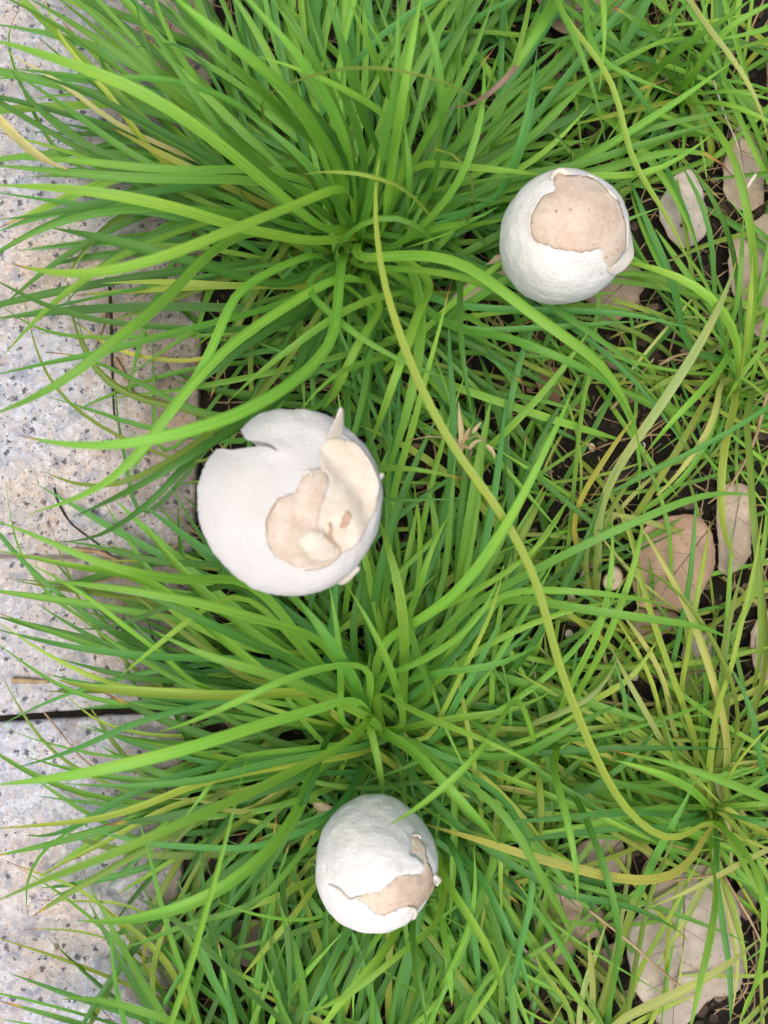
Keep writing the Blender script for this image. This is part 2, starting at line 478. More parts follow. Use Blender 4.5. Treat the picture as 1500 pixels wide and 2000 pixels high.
# ------------------------------------------------------------------ polygon sheets
def densify(poly, step):
    out = []
    for (x0, y0), (x1, y1) in zip(poly, poly[1:]+poly[:1]):
        L = math.hypot(x1-x0, y1-y0); n = max(1, int(round(L/step)))
        for i in range(n): out.append((x0+(x1-x0)*i/n, y0+(y1-y0)*i/n))
    return out
def inside(poly, x, y):
    c = False; j = len(poly)-1
    for i in range(len(poly)):
        xi, yi = poly[i]; xj, yj = poly[j]
        if (yi > y) != (yj > y) and x < (xj-xi)*(y-yi)/(yj-yi)+xi: c = not c
        j = i
    return c
def bdist(poly, x, y):
    d = 1e9
    for (x0, y0), (x1, y1) in zip(poly, poly[1:]+poly[:1]):
        dx, dy = x1-x0, y1-y0
        t = max(0, min(1, ((x-x0)*dx+(y-y0)*dy)/max(1e-12, dx*dx+dy*dy)))
        d = min(d, math.hypot(x-x0-dx*t, y-y0-dy*t))
    return d
def triangulate(poly, step, jitter=0.0, rough=0.0, seed=1):
    """dense triangulation of a polygon: points, faces, boundary loop"""
    rr = random.Random(seed)
    loop = [(x+rr.gauss(0, rough), y+rr.gauss(0, rough)) for x, y in smooth_loop(poly, step)]
    x0 = min(p[0] for p in loop); x1 = max(p[0] for p in loop)
    y0 = min(p[1] for p in loop); y1 = max(p[1] for p in loop)
    pts = list(loop); j = 0
    y = y0
    while y < y1:
        x = x0+(step*0.5 if j % 2 else 0)
        while x < x1:
            if inside(loop, x, y) and bdist(loop, x, y) > step*0.55: pts.append((x, y))
            x += step
        y += step*0.87; j += 1
    n = len(loop)
    r = delaunay_2d_cdt([Vector(p) for p in pts], [], [list(range(n))], 1, 1e-9)
    vs = [(v.x, v.y) for v in r[0]]
    return vs, [tuple(f) for f in r[2]], loop
def smooth_loop(poly, step):
    P = [Vector((x, y, 0)) for x, y in poly]
    n = len(P); out = []
    for i in range(n):
        p0, p1, p2, p3 = P[i-1], P[i], P[(i+1) % n], P[(i+2) % n]
        m = max(1, int((p2-p1).length/step))
        for k in range(m):
            t = k/m
            q = 0.5*((2*p1)+(p2-p0)*t+(2*p0-5*p1+4*p2-p3)*t*t+(3*p1-p0-3*p2+p3)*t**3)
            out.append((q.x, q.y))
    return out

def tube(P, radii, seg=8, cap=True):
    V = []; F = []
    n = len(P)
    for i, p in enumerate(P):
        t = (P[min(n-1, i+1)]-P[max(0, i-1)]).normalized()
        a = Vector((0, 0, 1)) if abs(t.z) < 0.9 else Vector((1, 0, 0))
        s = t.cross(a).normalized(); u = s.cross(t)
        r = radii[i] if hasattr(radii, '__len__') else radii
        for k in range(seg):
            ang = 2*math.pi*k/seg
            V.append(p+s*(math.cos(ang)*r)+u*(math.sin(ang)*r))
    for i in range(n-1):
        for k in range(seg):
            a = i*seg+k; b = i*seg+(k+1) % seg
            F.append((a, b, b+seg, a+seg))
    if cap:
        F.append(tuple(reversed(range(seg)))); F.append(tuple((n-1)*seg+k for k in range(seg)))
    return V, F

# ------------------------------------------------------------------ mushrooms
class Mushroom:
    def __init__(s, cpx, z, R, Hc, amax, shear, label, seed, foot, harm=(), notch=None, low=0.6, p=1.0, mat=None):
        s.mat = mat or M_CAP
        s.C = at(cpx[0], cpx[1], z); s.R = R; s.Hc = Hc; s.amax = math.radians(amax); s.shear = Vector((*shear, 0))
        s.harm = harm; s.notch = notch; s.seed = seed; s.low = low; s.p = p
        s.foot = Vector((foot[0], foot[1], soil_z(foot[0], foot[1])-0.004))
        s.root = empty('mushroom', (foot[0], foot[1], 0)); tag(s.root, label, 'mushroom')
        s.inv = Matrix.Translation((-foot[0], -foot[1], 0))
        s.samples = None; s.dents = []; s.ledge = None
    def phi(s, t, rho):
        if not s.notch: return 2*math.pi*t
        n = s.notch
        k = sstep(n['rho'], 0.80, rho)
        gap = math.radians(n['gap'])*max(0, (rho-n['rho'])/(1-n['rho']))**0.9 if rho > n['rho'] else 0
        mid = math.radians(lerp(n['phi0'], n['phi1'], k))
        return mid+gap/2+t*(2*math.pi-gap)
    def P(s, t, rho, off=0.0):
        ph = s.phi(t, rho)
        a = rho*s.amax
        r = s.R*math.sin(a)**s.p if a > 1e-6 else 0
        z = math.cos(a)*(s.Hc if a < math.pi/2 else s.R*s.low)
        m = 1.0
        for (amp, k, f0, pw) in s.harm:
            if pw == 0: m += amp*math.cos(k*(ph-math.radians(f0)))*min(1, rho*1.5)
            else: m += amp*max(0, math.cos(ph-math.radians(f0)))**pw*min(1, rho*1.4)
        if s.notch:
            kk = max(0, (rho-0.6)/0.4)
            m -= kk*(0.05*math.exp(-((1-t)*360/9.0)**2)+0.015*math.exp(-(t*360/10.0)**2))
        x, y = r*m*math.cos(ph), r*m*math.sin(ph)
        sd2 = s.seed*7.7
        nz = 0.0010*noise.noise((x*60, y*60, z*60+sd2))+0.00035*noise.noise((x*220, y*220, z*220+sd2))
        for (d0, d1, dep, wid) in s.dents:
            uu, vv = rho*math.cos(2*math.pi*t)-d0[0], rho*math.sin(2*math.pi*t)-d0[1]
            ex, ey = d1[0]-d0[0], d1[1]-d0[1]
            k = max(0, min(1, (uu*ex+vv*ey)/max(1e-9, ex*ex+ey*ey)))
            dd = (uu-ex*k)**2+(vv-ey*k)**2
            nz -= dep*math.exp(-dd/(wid*wid))
        if s.ledge:
            uu, vv = rho*math.cos(2*math.pi*t), rho*math.sin(2*math.pi*t)
            lp, ll, lh, lf, lt = s.ledge
            d = 1e9
            for (x0, y0), (x1, y1) in zip(ll, ll[1:]):
                ex, ey = x1-x0, y1-y0
                k = max(0, min(1, ((uu-x0)*ex+(vv-y0)*ey)/max(1e-12, ex*ex+ey*ey)))
                d = min(d, math.hypot(uu-x0-ex*k, vv-y0-ey*k))
            wob = 0.012*noise.noise((uu*14, vv*14, 2.0))
            if inside(lp, uu, vv): nz += lh*sstep(-.004, .028, d+wob)*math.exp(-(d/lf)**2)*sstep(0.0, 0.32, min(math.hypot(uu-a_, vv-b_) for a_, b_ in lt))
            else: nz -= 0.0005*math.exp(-(d/0.06)**2)
        dirv = Vector((x/(s.R*s.R), y/(s.R*s.R), z/(s.Hc*s.Hc)+1e-6)).normalized()
        q = Vector((x, y, z))+dirv*(nz+off)
        if rho > 0.93: q.x += 0.00035*noise.noise((ph*28, 1, sd2))*math.cos(ph); q.y += 0.00035*noise.noise((ph*28, 5, sd2))*math.sin(ph)
        if s.notch:
            k = max(0, (rho-s.notch['rho'])/(1-s.notch['rho']))
            d0 = t*360; d1 = (1-t)*360
            q.z -= s.notch['curl0']*k*math.exp(-(d0/20.0)**2) + s.notch['curl1']*k*math.exp(-(d1/34.0)**2)
            # the far lip rolls inward
            q.z += 0.003*k*math.exp(-((d1-30)/22.0)**2)
        q += s.shear*(max(0, z)/s.Hc)
        return q+s.C
    def px(s, q):
        d = FPX/(CAM_H-q.z); return (750+q.x*d, 1000-q.y*d)
    def uv_of_px(s, px, py):
        if s.samples is None:
            s.samples = []
            nr, nt = 70, 150
            for i in range(nr+1):
                rho = i/nr*0.95
                for j in range(nt):
                    t = j/nt
                    q = s.P(t, rho); q2 = s.P(t, min(1, rho+0.01)); q3 = s.P(min(1, t+0.004), rho)
                    nrm = (q2-q).cross(q3-q)
                    if rho > 0.02 and nrm.dot(Vector((0, 0, CAM_H))-q) < 0: nrm = -nrm if rho < 0.02 else nrm
                    x, y = s.px(q)
                    vis = rho < 0.05 or (nrm.dot(Vector((0, 0, CAM_H))-q) > 0)
                    s.samples.append((x, y, t, rho, vis))
        best = None; bd = 1e9
        for x, y, t, rho, vis in s.samples:
            if not vis: continue
            d = (x-px)**2+(y-py)**2
            if d < bd: bd = d; best = (t, rho)
        ang = best[0]*2*math.pi
        return (best[1]*math.cos(ang), best[1]*math.sin(ang))
    def at_uv(s, u, v, off=0.0):
        rho = math.hypot(u, v); t = (math.atan2(v, u)/(2*math.pi)) % 1.0
        return s.P(t, min(1, rho), off)
    def L(s, q): return Vector((q.x-s.root.location.x, q.y-s.root.location.y, q.z))
    def dent(s, items):
        s.dents = [(s.uv_of_px(*a), s.uv_of_px(*b), dep, wid) for a, b, dep, wid in items]
        s.samples = None
    def build(s, nr=54, nt=150):
        nr, nt = nr, nt
        V = []; F = []
        for i in range(nr+1):
            rho = i/nr
            for j in range(nt+1): V.append(s.L(s.P(j/nt, rho)))
        w = nt+1
        # inner side: margin turned in and roofed with flesh
        for i in range(8):
            k = i/7.0
            for j in range(nt+1):
                q = s.P(j/nt, 1.0); c = s.C+Vector((0, 0, -0.004 if s.notch is None else -0.001))+s.shear*0.3
                inn = s.P(j/nt, max(0.02, 1.0-k), -0.0028-0.0015*k)
                V.append(s.L(q.lerp(inn, sstep(0, 0.25, k))))
        for i in range(nr+8):
            for j in range(nt):
                a = i*w+j; F.append((a, a+w, a+w+1, a+1))
        me = mesh('cap', V, F)
        bm = bmesh.new(); bm.from_mesh(me)
        bmesh.ops.remove_doubles(bm, verts=bm.verts[:], dist=1e-6)
        bmesh.ops.recalc_face_normals(bm, faces=bm.faces[:]); bm.to_mesh(me); bm.free()
        me.polygons.foreach_set('use_smooth', [True]*len(me.polygons))
        s.cap = link('cap', me, s.root, s.mat)
        # stem, swollen at the foot
        top = s.C+Vector((0, 0, s.Hc*0.55))+s.shear*0.4
        mid = s.foot.lerp(top, 0.5)+Vector((0.003, -0.002, 0))
        P = catmull([s.L(s.foot), s.L(mid), s.L(top)], 14)
        rad = [0.0052+0.0042*math.exp(-(i/2.4)**2) for i in range(15)]
        V, F = tube(P, rad, 16)
        s.stem = link('stem', mesh('stem', V, F), s.root, M_STEM)
        # gills: radial plates under the cap
        V = []; F = []
        n = 64
        for g in range(n):
            t = (g+0.5)/n
            if s.notch and (t < 0.03 or t > 0.97): continue
            o = s.P(t, 0.985, -0.0028); i0 = s.P(t, 0.30, -0.004); m = s.P(t, 0.7, -0.0035)
            lo = 0.0035
            b = len(V)
            V += [s.L(i0), s.L(m), s.L(o), s.L(o.lerp(m, .12)-Vector((0, 0, 0.0012))), s.L(m-Vector((0, 0, lo))), s.L(i0-Vector((0, 0, lo)))]
            F += [(b, b+1, b+4, b+5), (b+1, b+2, b+3, b+4)]
        link('gills', mesh('gills', V, F, smooth=False), s.cap, M_GILL)
    def shell(s, name, poly_px, off, thick, mat, step=0.03, rough=0.004, fade=None, seed=3, puff=0.0, push=1.0):
        poly = []
        for x, y in poly_px:
            u, v = s.uv_of_px(x, y); poly.append((u*push, v*push))
        vs, fs, loop = triangulate(poly, step, 0, rough, seed)
        V = []; 
        for u, v in vs:
            d = bdist(loop, u, v)
            o = off*(0.55+0.45*sstep(0, 0.035, d))+puff*sstep(0, 0.15, d)
            q = s.at_uv(u, v, o)
            if fade:
                x, y = s.px(q); k = sstep(fade[0], fade[1], y)
                q = s.at_uv(u, v, lerp(-0.0004, o, k))
            V.append(s.L(q))
        F = [f for f in fs]
        n0 = len(V); nl = len(loop)
        for u, v in vs[:nl]: V.append(s.L(s.at_uv(u, v, off-thick-(0.0004 if fade else 0))))
        for i in range(nl):
            j = (i+1) % nl
            F.append((i, j, n0+j, n0+i))
        me = mesh(name, V, F)
        bm = bmesh.new(); bm.from_mesh(me); bmesh.ops.recalc_face_normals(bm, faces=bm.faces[:])
        up = sum(f.normal.z for f in bm.faces)
        if up < 0: bmesh.ops.reverse_faces(bm, faces=bm.faces[:])
        bm.to_mesh(me); bm.free()
        me.polygons.foreach_set('use_smooth', [True]*len(me.polygons))
        return link(name, me, s.cap, mat)
    def ridge(s, name, line_px, r, off, mat, seed=1, n=22):
        rr = random.Random(seed)
        P = [Vector((*s.uv_of_px(x, y), 0)) for x, y in line_px]
        P = catmull(P, n)
        Q = [s.L(s.at_uv(p.x, p.y, off+rr.gauss(0, r*0.15))) for p in P]
        rad = [r*(0.35+0.65*math.sin(math.pi*min(1, max(0, (i+0.6)/(n+1.2)))))*rr.uniform(0.7, 1.25) for i in range(n+1)]
        V, F = tube(Q, rad, 8)
        return link(name, mesh(name, V, F), s.cap, mat)
    def flap(s, name, pts, mat, th=0.0007):
        """a torn tongue of skin: quads strip of (pixel, pixel, height) left/right pairs"""
        V = []; F = []
        for (l, r) in pts:
            for q in (l, r): V.append(s.L(at(*q)))
        n = len(pts)
        for i in range(n-1): a = 2*i; F.append((a, a+1, a+3, a+2))
        me = mesh(name, V, F)
        o = link(name, me, s.cap, mat)
        so = o.modifiers.new('thickness', 'SOLIDIFY'); so.thickness = th; so.offset = 0
        sb = o.modifiers.new('round', 'SUBSURF'); sb.levels = 2; sb.render_levels = 2
        return o

def crop(ox, oy, k, pts): return [(ox+x/k, oy+y/k) for x, y in pts]

# the egg-shaped one among the loose grass
m1 = Mushroom((1100, 466), 0.074, 0.0254, 0.028, 118, (-0.0005, -0.0020),
              'white egg-shaped mushroom with a broad round tan crust covering half its cap', 1, (0.081, 0.127),
              harm=((0.02, 2, 60, 0),), low=0.75)
m1.build()
c1 = lambda pts: crop(930, 300, 4.412, pts)
m1.shell('crust', c1([(690, 175), (740, 190), (860, 185), (1000, 215), (1120, 300), (1220, 400), (1275, 540), (1290, 700), (1275, 850), (1180, 985),
                      (1120, 950), (1080, 880), (1060, 810), (1000, 850), (880, 855), (760, 830), (620, 795), (490, 740), (460, 620), (500, 480), (570, 370), (690, 310), (660, 250)]),
         0.00018, 0.0006, M_CRUST, 0.022, 0.004, seed=4)
m1.ridge('torn_skin', c1([(560, 385), (490, 490), (455, 590), (470, 670), (500, 740), (530, 770)]), 0.00036, 0.0002, M_SKIN, 2, 34)
m1.ridge('torn_skin', c1([(655, 235), (670, 195), (720, 165), (770, 180), (820, 185)]), 0.0012, 0.0008, M_SKIN, 3, 16)
m1.ridge('torn_skin', c1([(1290, 560), (1300, 680), (1300, 800), (1290, 880), (1230, 960), (1180, 1000), (1130, 980)]), 0.00045, 0.0003, M_SKIN, 5, 34)
m1.flap('torn_skin', [((1231, 440, .080), (1224, 440, .084)), ((1236, 478, .081), (1222, 474, .086)), ((1243, 502, .082), (1219, 493, .087)), ((1222, 528, .084), (1205, 510, .089)), ((1199, 541, .086), (1192, 524, .091)), ((1184, 532, .089), (1185, 521, .092))], M_SKIN)
m1.ridge('torn_skin', c1([(1110, 320), (1150, 350), (1190, 400)]), 0.0006, 0.0008, M_SKIN, 7, 8)
m1.ridge('torn_skin', c1([(950, 205), (1000, 220), (1030, 245)]), 0.0005, 0.0008, M_SKIN, 8, 8)

# the open, split one over the edge of the kerb
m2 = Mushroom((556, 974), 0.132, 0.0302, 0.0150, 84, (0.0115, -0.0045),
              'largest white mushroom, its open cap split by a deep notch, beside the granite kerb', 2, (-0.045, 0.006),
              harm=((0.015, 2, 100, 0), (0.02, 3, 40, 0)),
              notch=dict(rho=0.50, gap=20, phi0=118, phi1=135, curl0=0.0035, curl1=0.0065), mat=M_CAP_SHADE)
c2 = lambda pts: crop(350, 770, 3.488, pts)
q2 = lambda x, y: c2([(x, y)])[0]
m2.dent([(q2(1040, 430), q2(1280, 740), .0026, .11), (q2(1190, 360), q2(1345, 620), -.0016, .07), (q2(1020, 940), q2(1080, 990), .0016, .09),
         (q2(1180, 880), q2(1220, 960), -.0010, .08), (q2(860, 1000), q2(930, 1060), -.0010, .09), (q2(690, 480), q2(740, 640), .0012, .07), (q2(600, 1080), q2(900, 1220), .0008, .08)])
m2.build()
m2.shell('crust', c2([(880, 530), (960, 500), (1020, 560), (1000, 680), (960, 780), (960, 900), (1010, 980), (1090, 1060), (1080, 1110), (1020, 1170), (900, 1200), (780, 1170), (660, 1110), (600, 1000), (590, 880), (640, 770), (700, 690), (790, 670), (820, 600)]),
         0.00016, 0.0006, M_CRUST_SHADE, 0.022, 0.004, seed=8)
m2.shell('flesh_patch', c2([(980, 340), (1050, 290), (1130, 310), (1250, 400), (1325, 520), (1360, 640), (1340, 760), (1300, 850), (1250, 960), (1180, 1050), (1100, 1080), (1020, 985), (950, 900), (965, 780), (1005, 680), (1025, 560), (965, 495)]),
         0.00022, 0.0006, M_CREAM, 0.022, 0.005, seed=3)
m2.shell('flesh_patch', c2([(820, 975), (900, 930), (970, 940), (1030, 1000), (1080, 1060), (1040, 1120), (920, 1140), (850, 1060)]), 0.00034, 0.0005, M_CREAM, 0.02, 0.008, seed=5)
m2.shell('bruise', c2([(1115, 830), (1140, 800), (1170, 830), (1150, 890), (1110, 920), (1095, 880)]), 0.0006, 0.0004, M_BRUISE, 0.010, 0.006)
m2.shell('bruise', c2([(1005, 890), (1035, 870), (1040, 930), (1030, 985), (1000, 980), (1010, 930)]), 0.0008, 0.0004, M_BRUISE, 0.010, 0.006)
m2.ridge('crack', c2([(970, 920), (1010, 965), (1060, 1010), (1100, 1060), (1085, 1110)]), 0.00025, 0.0008, M_BRUISE, 3, 16)
m2.ridge('torn_skin', c2([(640, 1070), (690, 1120), (760, 1165), (850, 1190), (960, 1175)]), 0.00038, 0.0002, M_SKIN, 4, 30)
m2.ridge('torn_skin', c2([(600, 960), (592, 880), (630, 780), (690, 700)]), 0.00022, 0.0003, M_BRUISE, 6, 18)
m2.ridge('torn_skin', c2([(1180, 330), (1260, 410), (1320, 520), (1350, 620), (1340, 700)]), 0.00036, 0.0002, M_SKIN, 9, 30)
m2.ridge('torn_skin', c2([(850, 560), (890, 530), (910, 560)]), 0.0006, 0.0009, M_SKIN, 9, 8)
# upright horn of skin and the curled rag on the rim
m2.flap('torn_skin', [((633, 862, .141), (672, 852, .137)), ((640, 845, .145), (672, 838, .142)), ((650, 828, .150), (672, 826, .147)), ((658, 808, .154), (672, 808, .152)), ((664, 795, .156), (670, 795, .155))], M_SKIN, 0.0009)
m2.flap('torn_skin', [((650, 1130, .135), (662, 1146, .131)), ((668, 1122, .137), (680, 1140, .133)), ((685, 1112, .138), (694, 1122, .136)), ((697, 1103, .138), (708, 1110, .136))], M_SKIN, 0.0012)
m2.flap('torn_skin', [((735, 930, .137), (738, 945, .136)), ((743, 926, .138), (746, 938, .136)), ((748, 922, .138), (751, 927, .137))], M_SKIN, 0.0008)

# the egg-shaped one in front
m3 = Mushroom((735, 1688), 0.070, 0.0240, 0.029, 118, (0.000, 0.0005),
              'white egg-shaped mushroom with bulging white skin over a narrow tan crust strip', 3, (-0.003, -0.142),
              harm=((0.15, 1, 106, 4), (0.015, 2, 30, 0)), low=0.75)
c3 = lambda pts: crop(580, 1520, 4.6875, pts)
_line = [m3.uv_of_px(*q) for q in c3([(270, 850), (300, 900), (345, 955), (430, 1015), (600, 1048), (740, 1033), (860, 958), (930, 903), (1060, 878), (1145, 872), (1160, 790), (1095, 705), (1035, 680), (1050, 600), (1035, 530)])]
_top = [m3.uv_of_px(*q) for q in c3([(900, 400), (650, 330), (400, 480), (270, 700)])]
_td = densify(_line[-1:]+_top+_line[:1], 0.05)
_td = [q for q in _td if min(math.hypot(q[0]-b[0], q[1]-b[1]) for b in _top) < 0.12]
m3.ledge = (_line+_top, _line, 0.0017, 0.24, _td); m3.samples = None
m3.build(96, 240)
m3.shell('crust', c3([(1040, 530), (1100, 540), (1160, 620), (1200, 760), (1235, 850), (1255, 950), (1255, 1010), (1150, 1150), (1085, 1220), (1060, 1175), (980, 1180), (880, 1230), (770, 1260), (680, 1210),
                      (600, 1140), (540, 1100), (640, 1050), (760, 1030), (860, 960), (920, 905), (1060, 880), (1150, 880), (1170, 800), (1100, 700), (1040, 680), (1060, 600)]),
         0.00014, 0.0006, M_CRUST, 0.022, 0.005, seed=12)
m3.ridge('torn_skin', c3([(300, 965), (380, 1010), (440, 1060), (480, 1110), (540, 1095), (600, 1075)]), 0.0006, 0.0006, M_SKIN, 4, 16)
m3.ridge('torn_skin', c3([(1000, 1180), (1060, 1175), (1075, 1230), (1050, 1290)]), 0.0008, 0.0006, M_SKIN, 5, 12)
m3.ridge('torn_skin', c3([(1255, 890), (1285, 940), (1275, 985)]), 0.0012, 0.0008, M_SKIN, 6, 8)
m3.ridge('torn_skin', c3([(1045, 530), (1090, 525), (1130, 560)]), 0.0006, 0.0006, M_SKIN, 7, 8)

MUSH = [m1, m2, m3]
CAPS = [(m.C.x, m.C.y, m.C.z, m.R, m.Hc) for m in MUSH]

# ------------------------------------------------------------------ grass
COL = {
    'g': (0.130, 0.335, 0.042), 'b': (0.205, 0.445, 0.050), 'd': (0.072, 0.215, 0.030), 'u': (0.098, 0.310, 0.060),
    'y': (0.310, 0.445, 0.062), 'Y': (0.450, 0.455, 0.080), 'o': (0.540, 0.500, 0.200), 'p': (0.430, 0.510, 0.150), 'v': (0.190, 0.295, 0.045),
    's': (0.290, 0.200, 0.150),
}
rg = random.Random(21)
NLEAF = [0, 0]
def leaf_mesh(pts, w, n, roll=0.0, twist=0.0, fold=0.16, taper=0.42, base=0.55, origin=Vector((0, 0, 0)), blunt=0.0):
    C = catmull(pts, n)
    for _ in range(2):
        C = [C[0]]+[(C[i-1]+C[i]*2+C[i+1])/4 for i in range(1, n)]+[C[-1]]
    V = []; UV = []; F = []
    prev = None
    q = C[n//2+1]-C[n//2-1]; sgn = 1.0 if Vector((q.y, -q.x, 0)).cross(q).z >= 0 else -1.0
    for i, p in enumerate(C):
        t = i/n
        T = (C[min(n, i+1)]-C[max(0, i-1)]).normalized()
        hz = Vector((T.x, T.y, 0))
        s = Vector((T.y, -T.x, 0))
        if hz.length < 0.25 and prev is not None: s = s*hz.length*2+prev*(1-hz.length*2)
        elif hz.length < 0.25: 
            q = C[-1]-C[0]; s = Vector((q.y, -q.x, 0))
        s = s-T*s.dot(T)
        s.normalize()
        if prev is not None:
            if s.dot(prev) < 0: s = -s
            s = (s+prev*1.0).normalized(); s = (s-T*s.dot(T)).normalized()
        prev = s.copy()
        nrm = s.cross(T).normalized()*sgn
        a = roll+twist*t
        s2 = s*math.cos(a)+nrm*math.sin(a); n2 = nrm*math.cos(a)-s*math.sin(a)
        wd = w*min(1.0, base+(1-base)*t/0.18)
        if t > 1-taper:
            k = (t-(1-taper))/taper; wd *= max(blunt, (1-k**1.8))
        wd = max(wd, 0.00022)
        # a shallow channel: edges lifted, keel lowered
        V += [p+s2*(wd/2)+n2*(fold*wd*0.5), p-n2*(fold*wd*0.5), p-s2*(wd/2)+n2*(fold*wd*0.5)]
        UV += [(0, t), (0.5, t), (1, t)]
    for i in range(n):
        a = 3*i
        F += [(a, a+1, a+4, a+3), (a+1, a+2, a+5, a+4)]
    return mesh('leaf', [v-origin for v in V], F, UV), C

def leaf_obj(me, parent, c, tip=0.0):
    o = link('leaf', me, parent, M_GRASS)
    base = COL[c]
    k = rg.uniform(0.84, 1.14); hue = rg.uniform(-0.10, 0.13)
    o.color = (base[0]*k*(1+hue), base[1]*k, base[2]*k*(1-hue*0.5), 1.0-tip)
    return o

TUFTS = {}
def tuft(key, px, label):
    p = at(px[0], px[1], 0.0); p.z = soil_z(p.x, p.y)-0.002
    e = empty('grass_tuft', p); tag(e, label, 'grass', 'grass tufts between kerb and leaf litter')
    TUFTS[key] = e
    return e

tuft('A', (695, 495), 'big dense grass tuft rooted between the notched mushroom and the broad-crusted egg-shaped one')
tuft('B', (745, 1415), 'big dense grass tuft rooted between the notched mushroom and the bulging egg-shaped one')
tuft('C', (430, 2090), 'grass tuft at the kerb sending leaves over the granite beside the deep green tuft')
tuft('D', (835, 1610), 'grass tuft rooted beneath the mushroom with bulging skin, fanning away from the notched one')
tuft('E', (1335, 190), 'loose tuft of narrow lime leaves between the broad-crusted mushroom and the purple-tipped leaf')
tuft('F', (1430, 745), 'bright fan-shaped tuft of fine leaves beside the greyish dead leaves near the crusted mushroom')
tuft('G', (1388, 1585), 'tuft from which the two very long yellowing leaves grow, behind the largest grey dead leaf')
tuft('J', (1180, 2040), 'sheaf of straight striped stems lying across the largest grey dead leaf')
tuft('M', (1165, 1200), 'sparse tuft with one broad pale yellow leaf, rooted by the snail shell')
tuft('N', (1075, 1445), 'thin upright tuft with lime leaves crossing in front of the pinkish dead leaf')
tuft('T', (1120, -110), 'tuft holding the wide leaf with a shrivelled purple-brown tip')
tuft('R', (1590, 740), 'grass tuft sending one long blue-green blade across the soil beside the fan-shaped tuft')
tuft('S', (1600, 1600), 'grass tuft whose broad lime leaf with a red tip reaches across the yellow-leaved tuft')
tuft('W', (800, 2090), 'grass tuft of upright lime leaves opposite the bulging-skinned mushroom, farthest from the notched one')
tuft('Q', (560, 2100), 'deep green grass tuft near the kerb, between the kerbside tuft and the upright lime tuft')

tuft('A2', (590, 330), 'dense green tuft rooted between the loose pale straw blade and the biggest tuft')
tuft('A3', (850, 400), 'green tuft rooted beside the arched thin blade with an orange tip')
tuft('A4', (745, 700), 'green tuft rooted between the biggest tuft and the withered flower head')
tuft('B2', (590, 1290), 'green tuft rooted on the kerb side of the notched mushroom, near the mossy joint')
tuft('B3', (905, 1270), 'green tuft rooted beside the long yellow arching blade, near the notched mushroom')
tuft('B4', (560, 1560), 'green tuft rooted between mossy joint and bulging-skinned mushroom')
tuft('X1', (1010, 1640), 'thin green tuft rooted where both long yellow blades diverge')
tuft('X2', (1190, 800), 'small sparse tuft in bare soil between broad-crusted mushroom and pale yellow leaf')
tuft('X3', (1290, 1400), 'thin yellow-green tuft between the pinkish dead leaf and the two long yellowing blades')
tuft('X4', (1450, 260), 'fine lime tuft rooted above the bleached beige stalk')
tuft('X5', (1130, 650), 'thin green tuft rooted right under the broad-crusted mushroom')
tuft('X6', (1460, 1180), 'fine straw-coloured tuft rooted between the greyish-tan leaf and the oval one')
tuft('X7', (1010, 1060), 'thin green tuft rooted between snail shell and notched mushroom')
tuft('X8', (960, 120), 'green tuft rooted beside the shrivelled purple-brown leaf tip')

LEAVES = []
def L(tk, tile, pts, h, w, c, tip=0.0, **kw):
    LEAVES.append((tk, tp(tile, pts), h, w, c, tip, kw))

# --- tuft A, over the kerb
L('A','a',[(1900,1350),(1450,980),(1150,740),(800,520),(400,370),(0,240),(-120,225)],(.06,.13,.12),7,'b')
L('A','a',[(1950,1150),(1500,690),(1300,560),(1050,480),(800,450),(550,470),(300,430),(60,400)],(.05,.115,.10),5.5,'g')
L('A','a',[(1900,1250),(1330,830),(1200,620),(1050,420),(900,190),(790,0),(770,-60)],(.05,.12,.12),5,'g')
L('A','a',[(1500,900),(1100,620),(820,400),(560,220),(350,90),(150,-20)],(.05,.10,.09),5.5,'g')
L('A','a',[(2000,1000),(1700,550),(1500,380),(1250,170),(1050,20),(980,-60)],(.06,.14,.15),7,'b')
L('A','a',[(1900,900),(1400,420),(1200,250),(1000,60),(940,-40)],(.05,.11,.11),6,'g')
L('A','a',[(1700,1330),(1300,1150),(880,970),(600,790),(350,600),(150,470),(60,420)],(.04,.08,.075),5,'g')
L('A','a',[(1500,1150),(1100,1060),(640,910),(450,830),(270,690),(150,560),(60,390)],(.03,.06,.06),4.5,'d')
L('A','a',[(1900,1150),(1500,1060),(1100,1050),(700,1040),(300,1000),(0,970),(-80,965)],(.06,.10,.095),6,'g')
L('A','a',[(1900,1100),(1500,985),(1300,1000),(900,990),(500,945),(300,930),(0,930)],(.05,.085,.08),5.5,'b')
L('A','a',[(1900,1420),(1600,1380),(1380,1330),(1000,1210),(600,1130),(300,1100),(0,1085),(-60,1083)],(.06,.12,.11),6.5,'b')
L('A','a',[(1500,1260),(1100,1225),(750,1225),(450,1260),(200,1360),(0,1450),(-60,1500)],(.05,.09,.09),5.5,'g')
L('A','a',[(1700,1020),(1200,1085),(850,1130),(500,1210),(200,1270),(0,1285)],(.05,.085,.08),6,'d')
L('A','p',[(688,400),(680,362),(575,402),(450,450),(310,507),(180,537),(80,530),(20,515)],(.07,.15,.13),7,'b',.3)
L('A','d',[(1500,-150),(1200,10),(1050,180),(850,360),(650,520),(400,720),(200,830),(0,915),(-90,945)],(.06,.13,.12),6.5,'b')
L('A','p',[(713,560),(698,538),(660,542),(600,573),(500,637),(433,687),(383,740),(333,800),(300,850),(267,890),(217,940),(150,973),(60,1003)],(.05,.12,.10),6,'b')
L('A','p',[(817,567),(750,577),(667,610),(600,657),(500,733),(440,790)],(.05,.10,.08),5.5,'b')
L('A','p',[(600,500),(467,567),(433,640),(400,713),(360,777),(310,840),(270,905),(240,940)],(.06,.115,.09),6,'b')
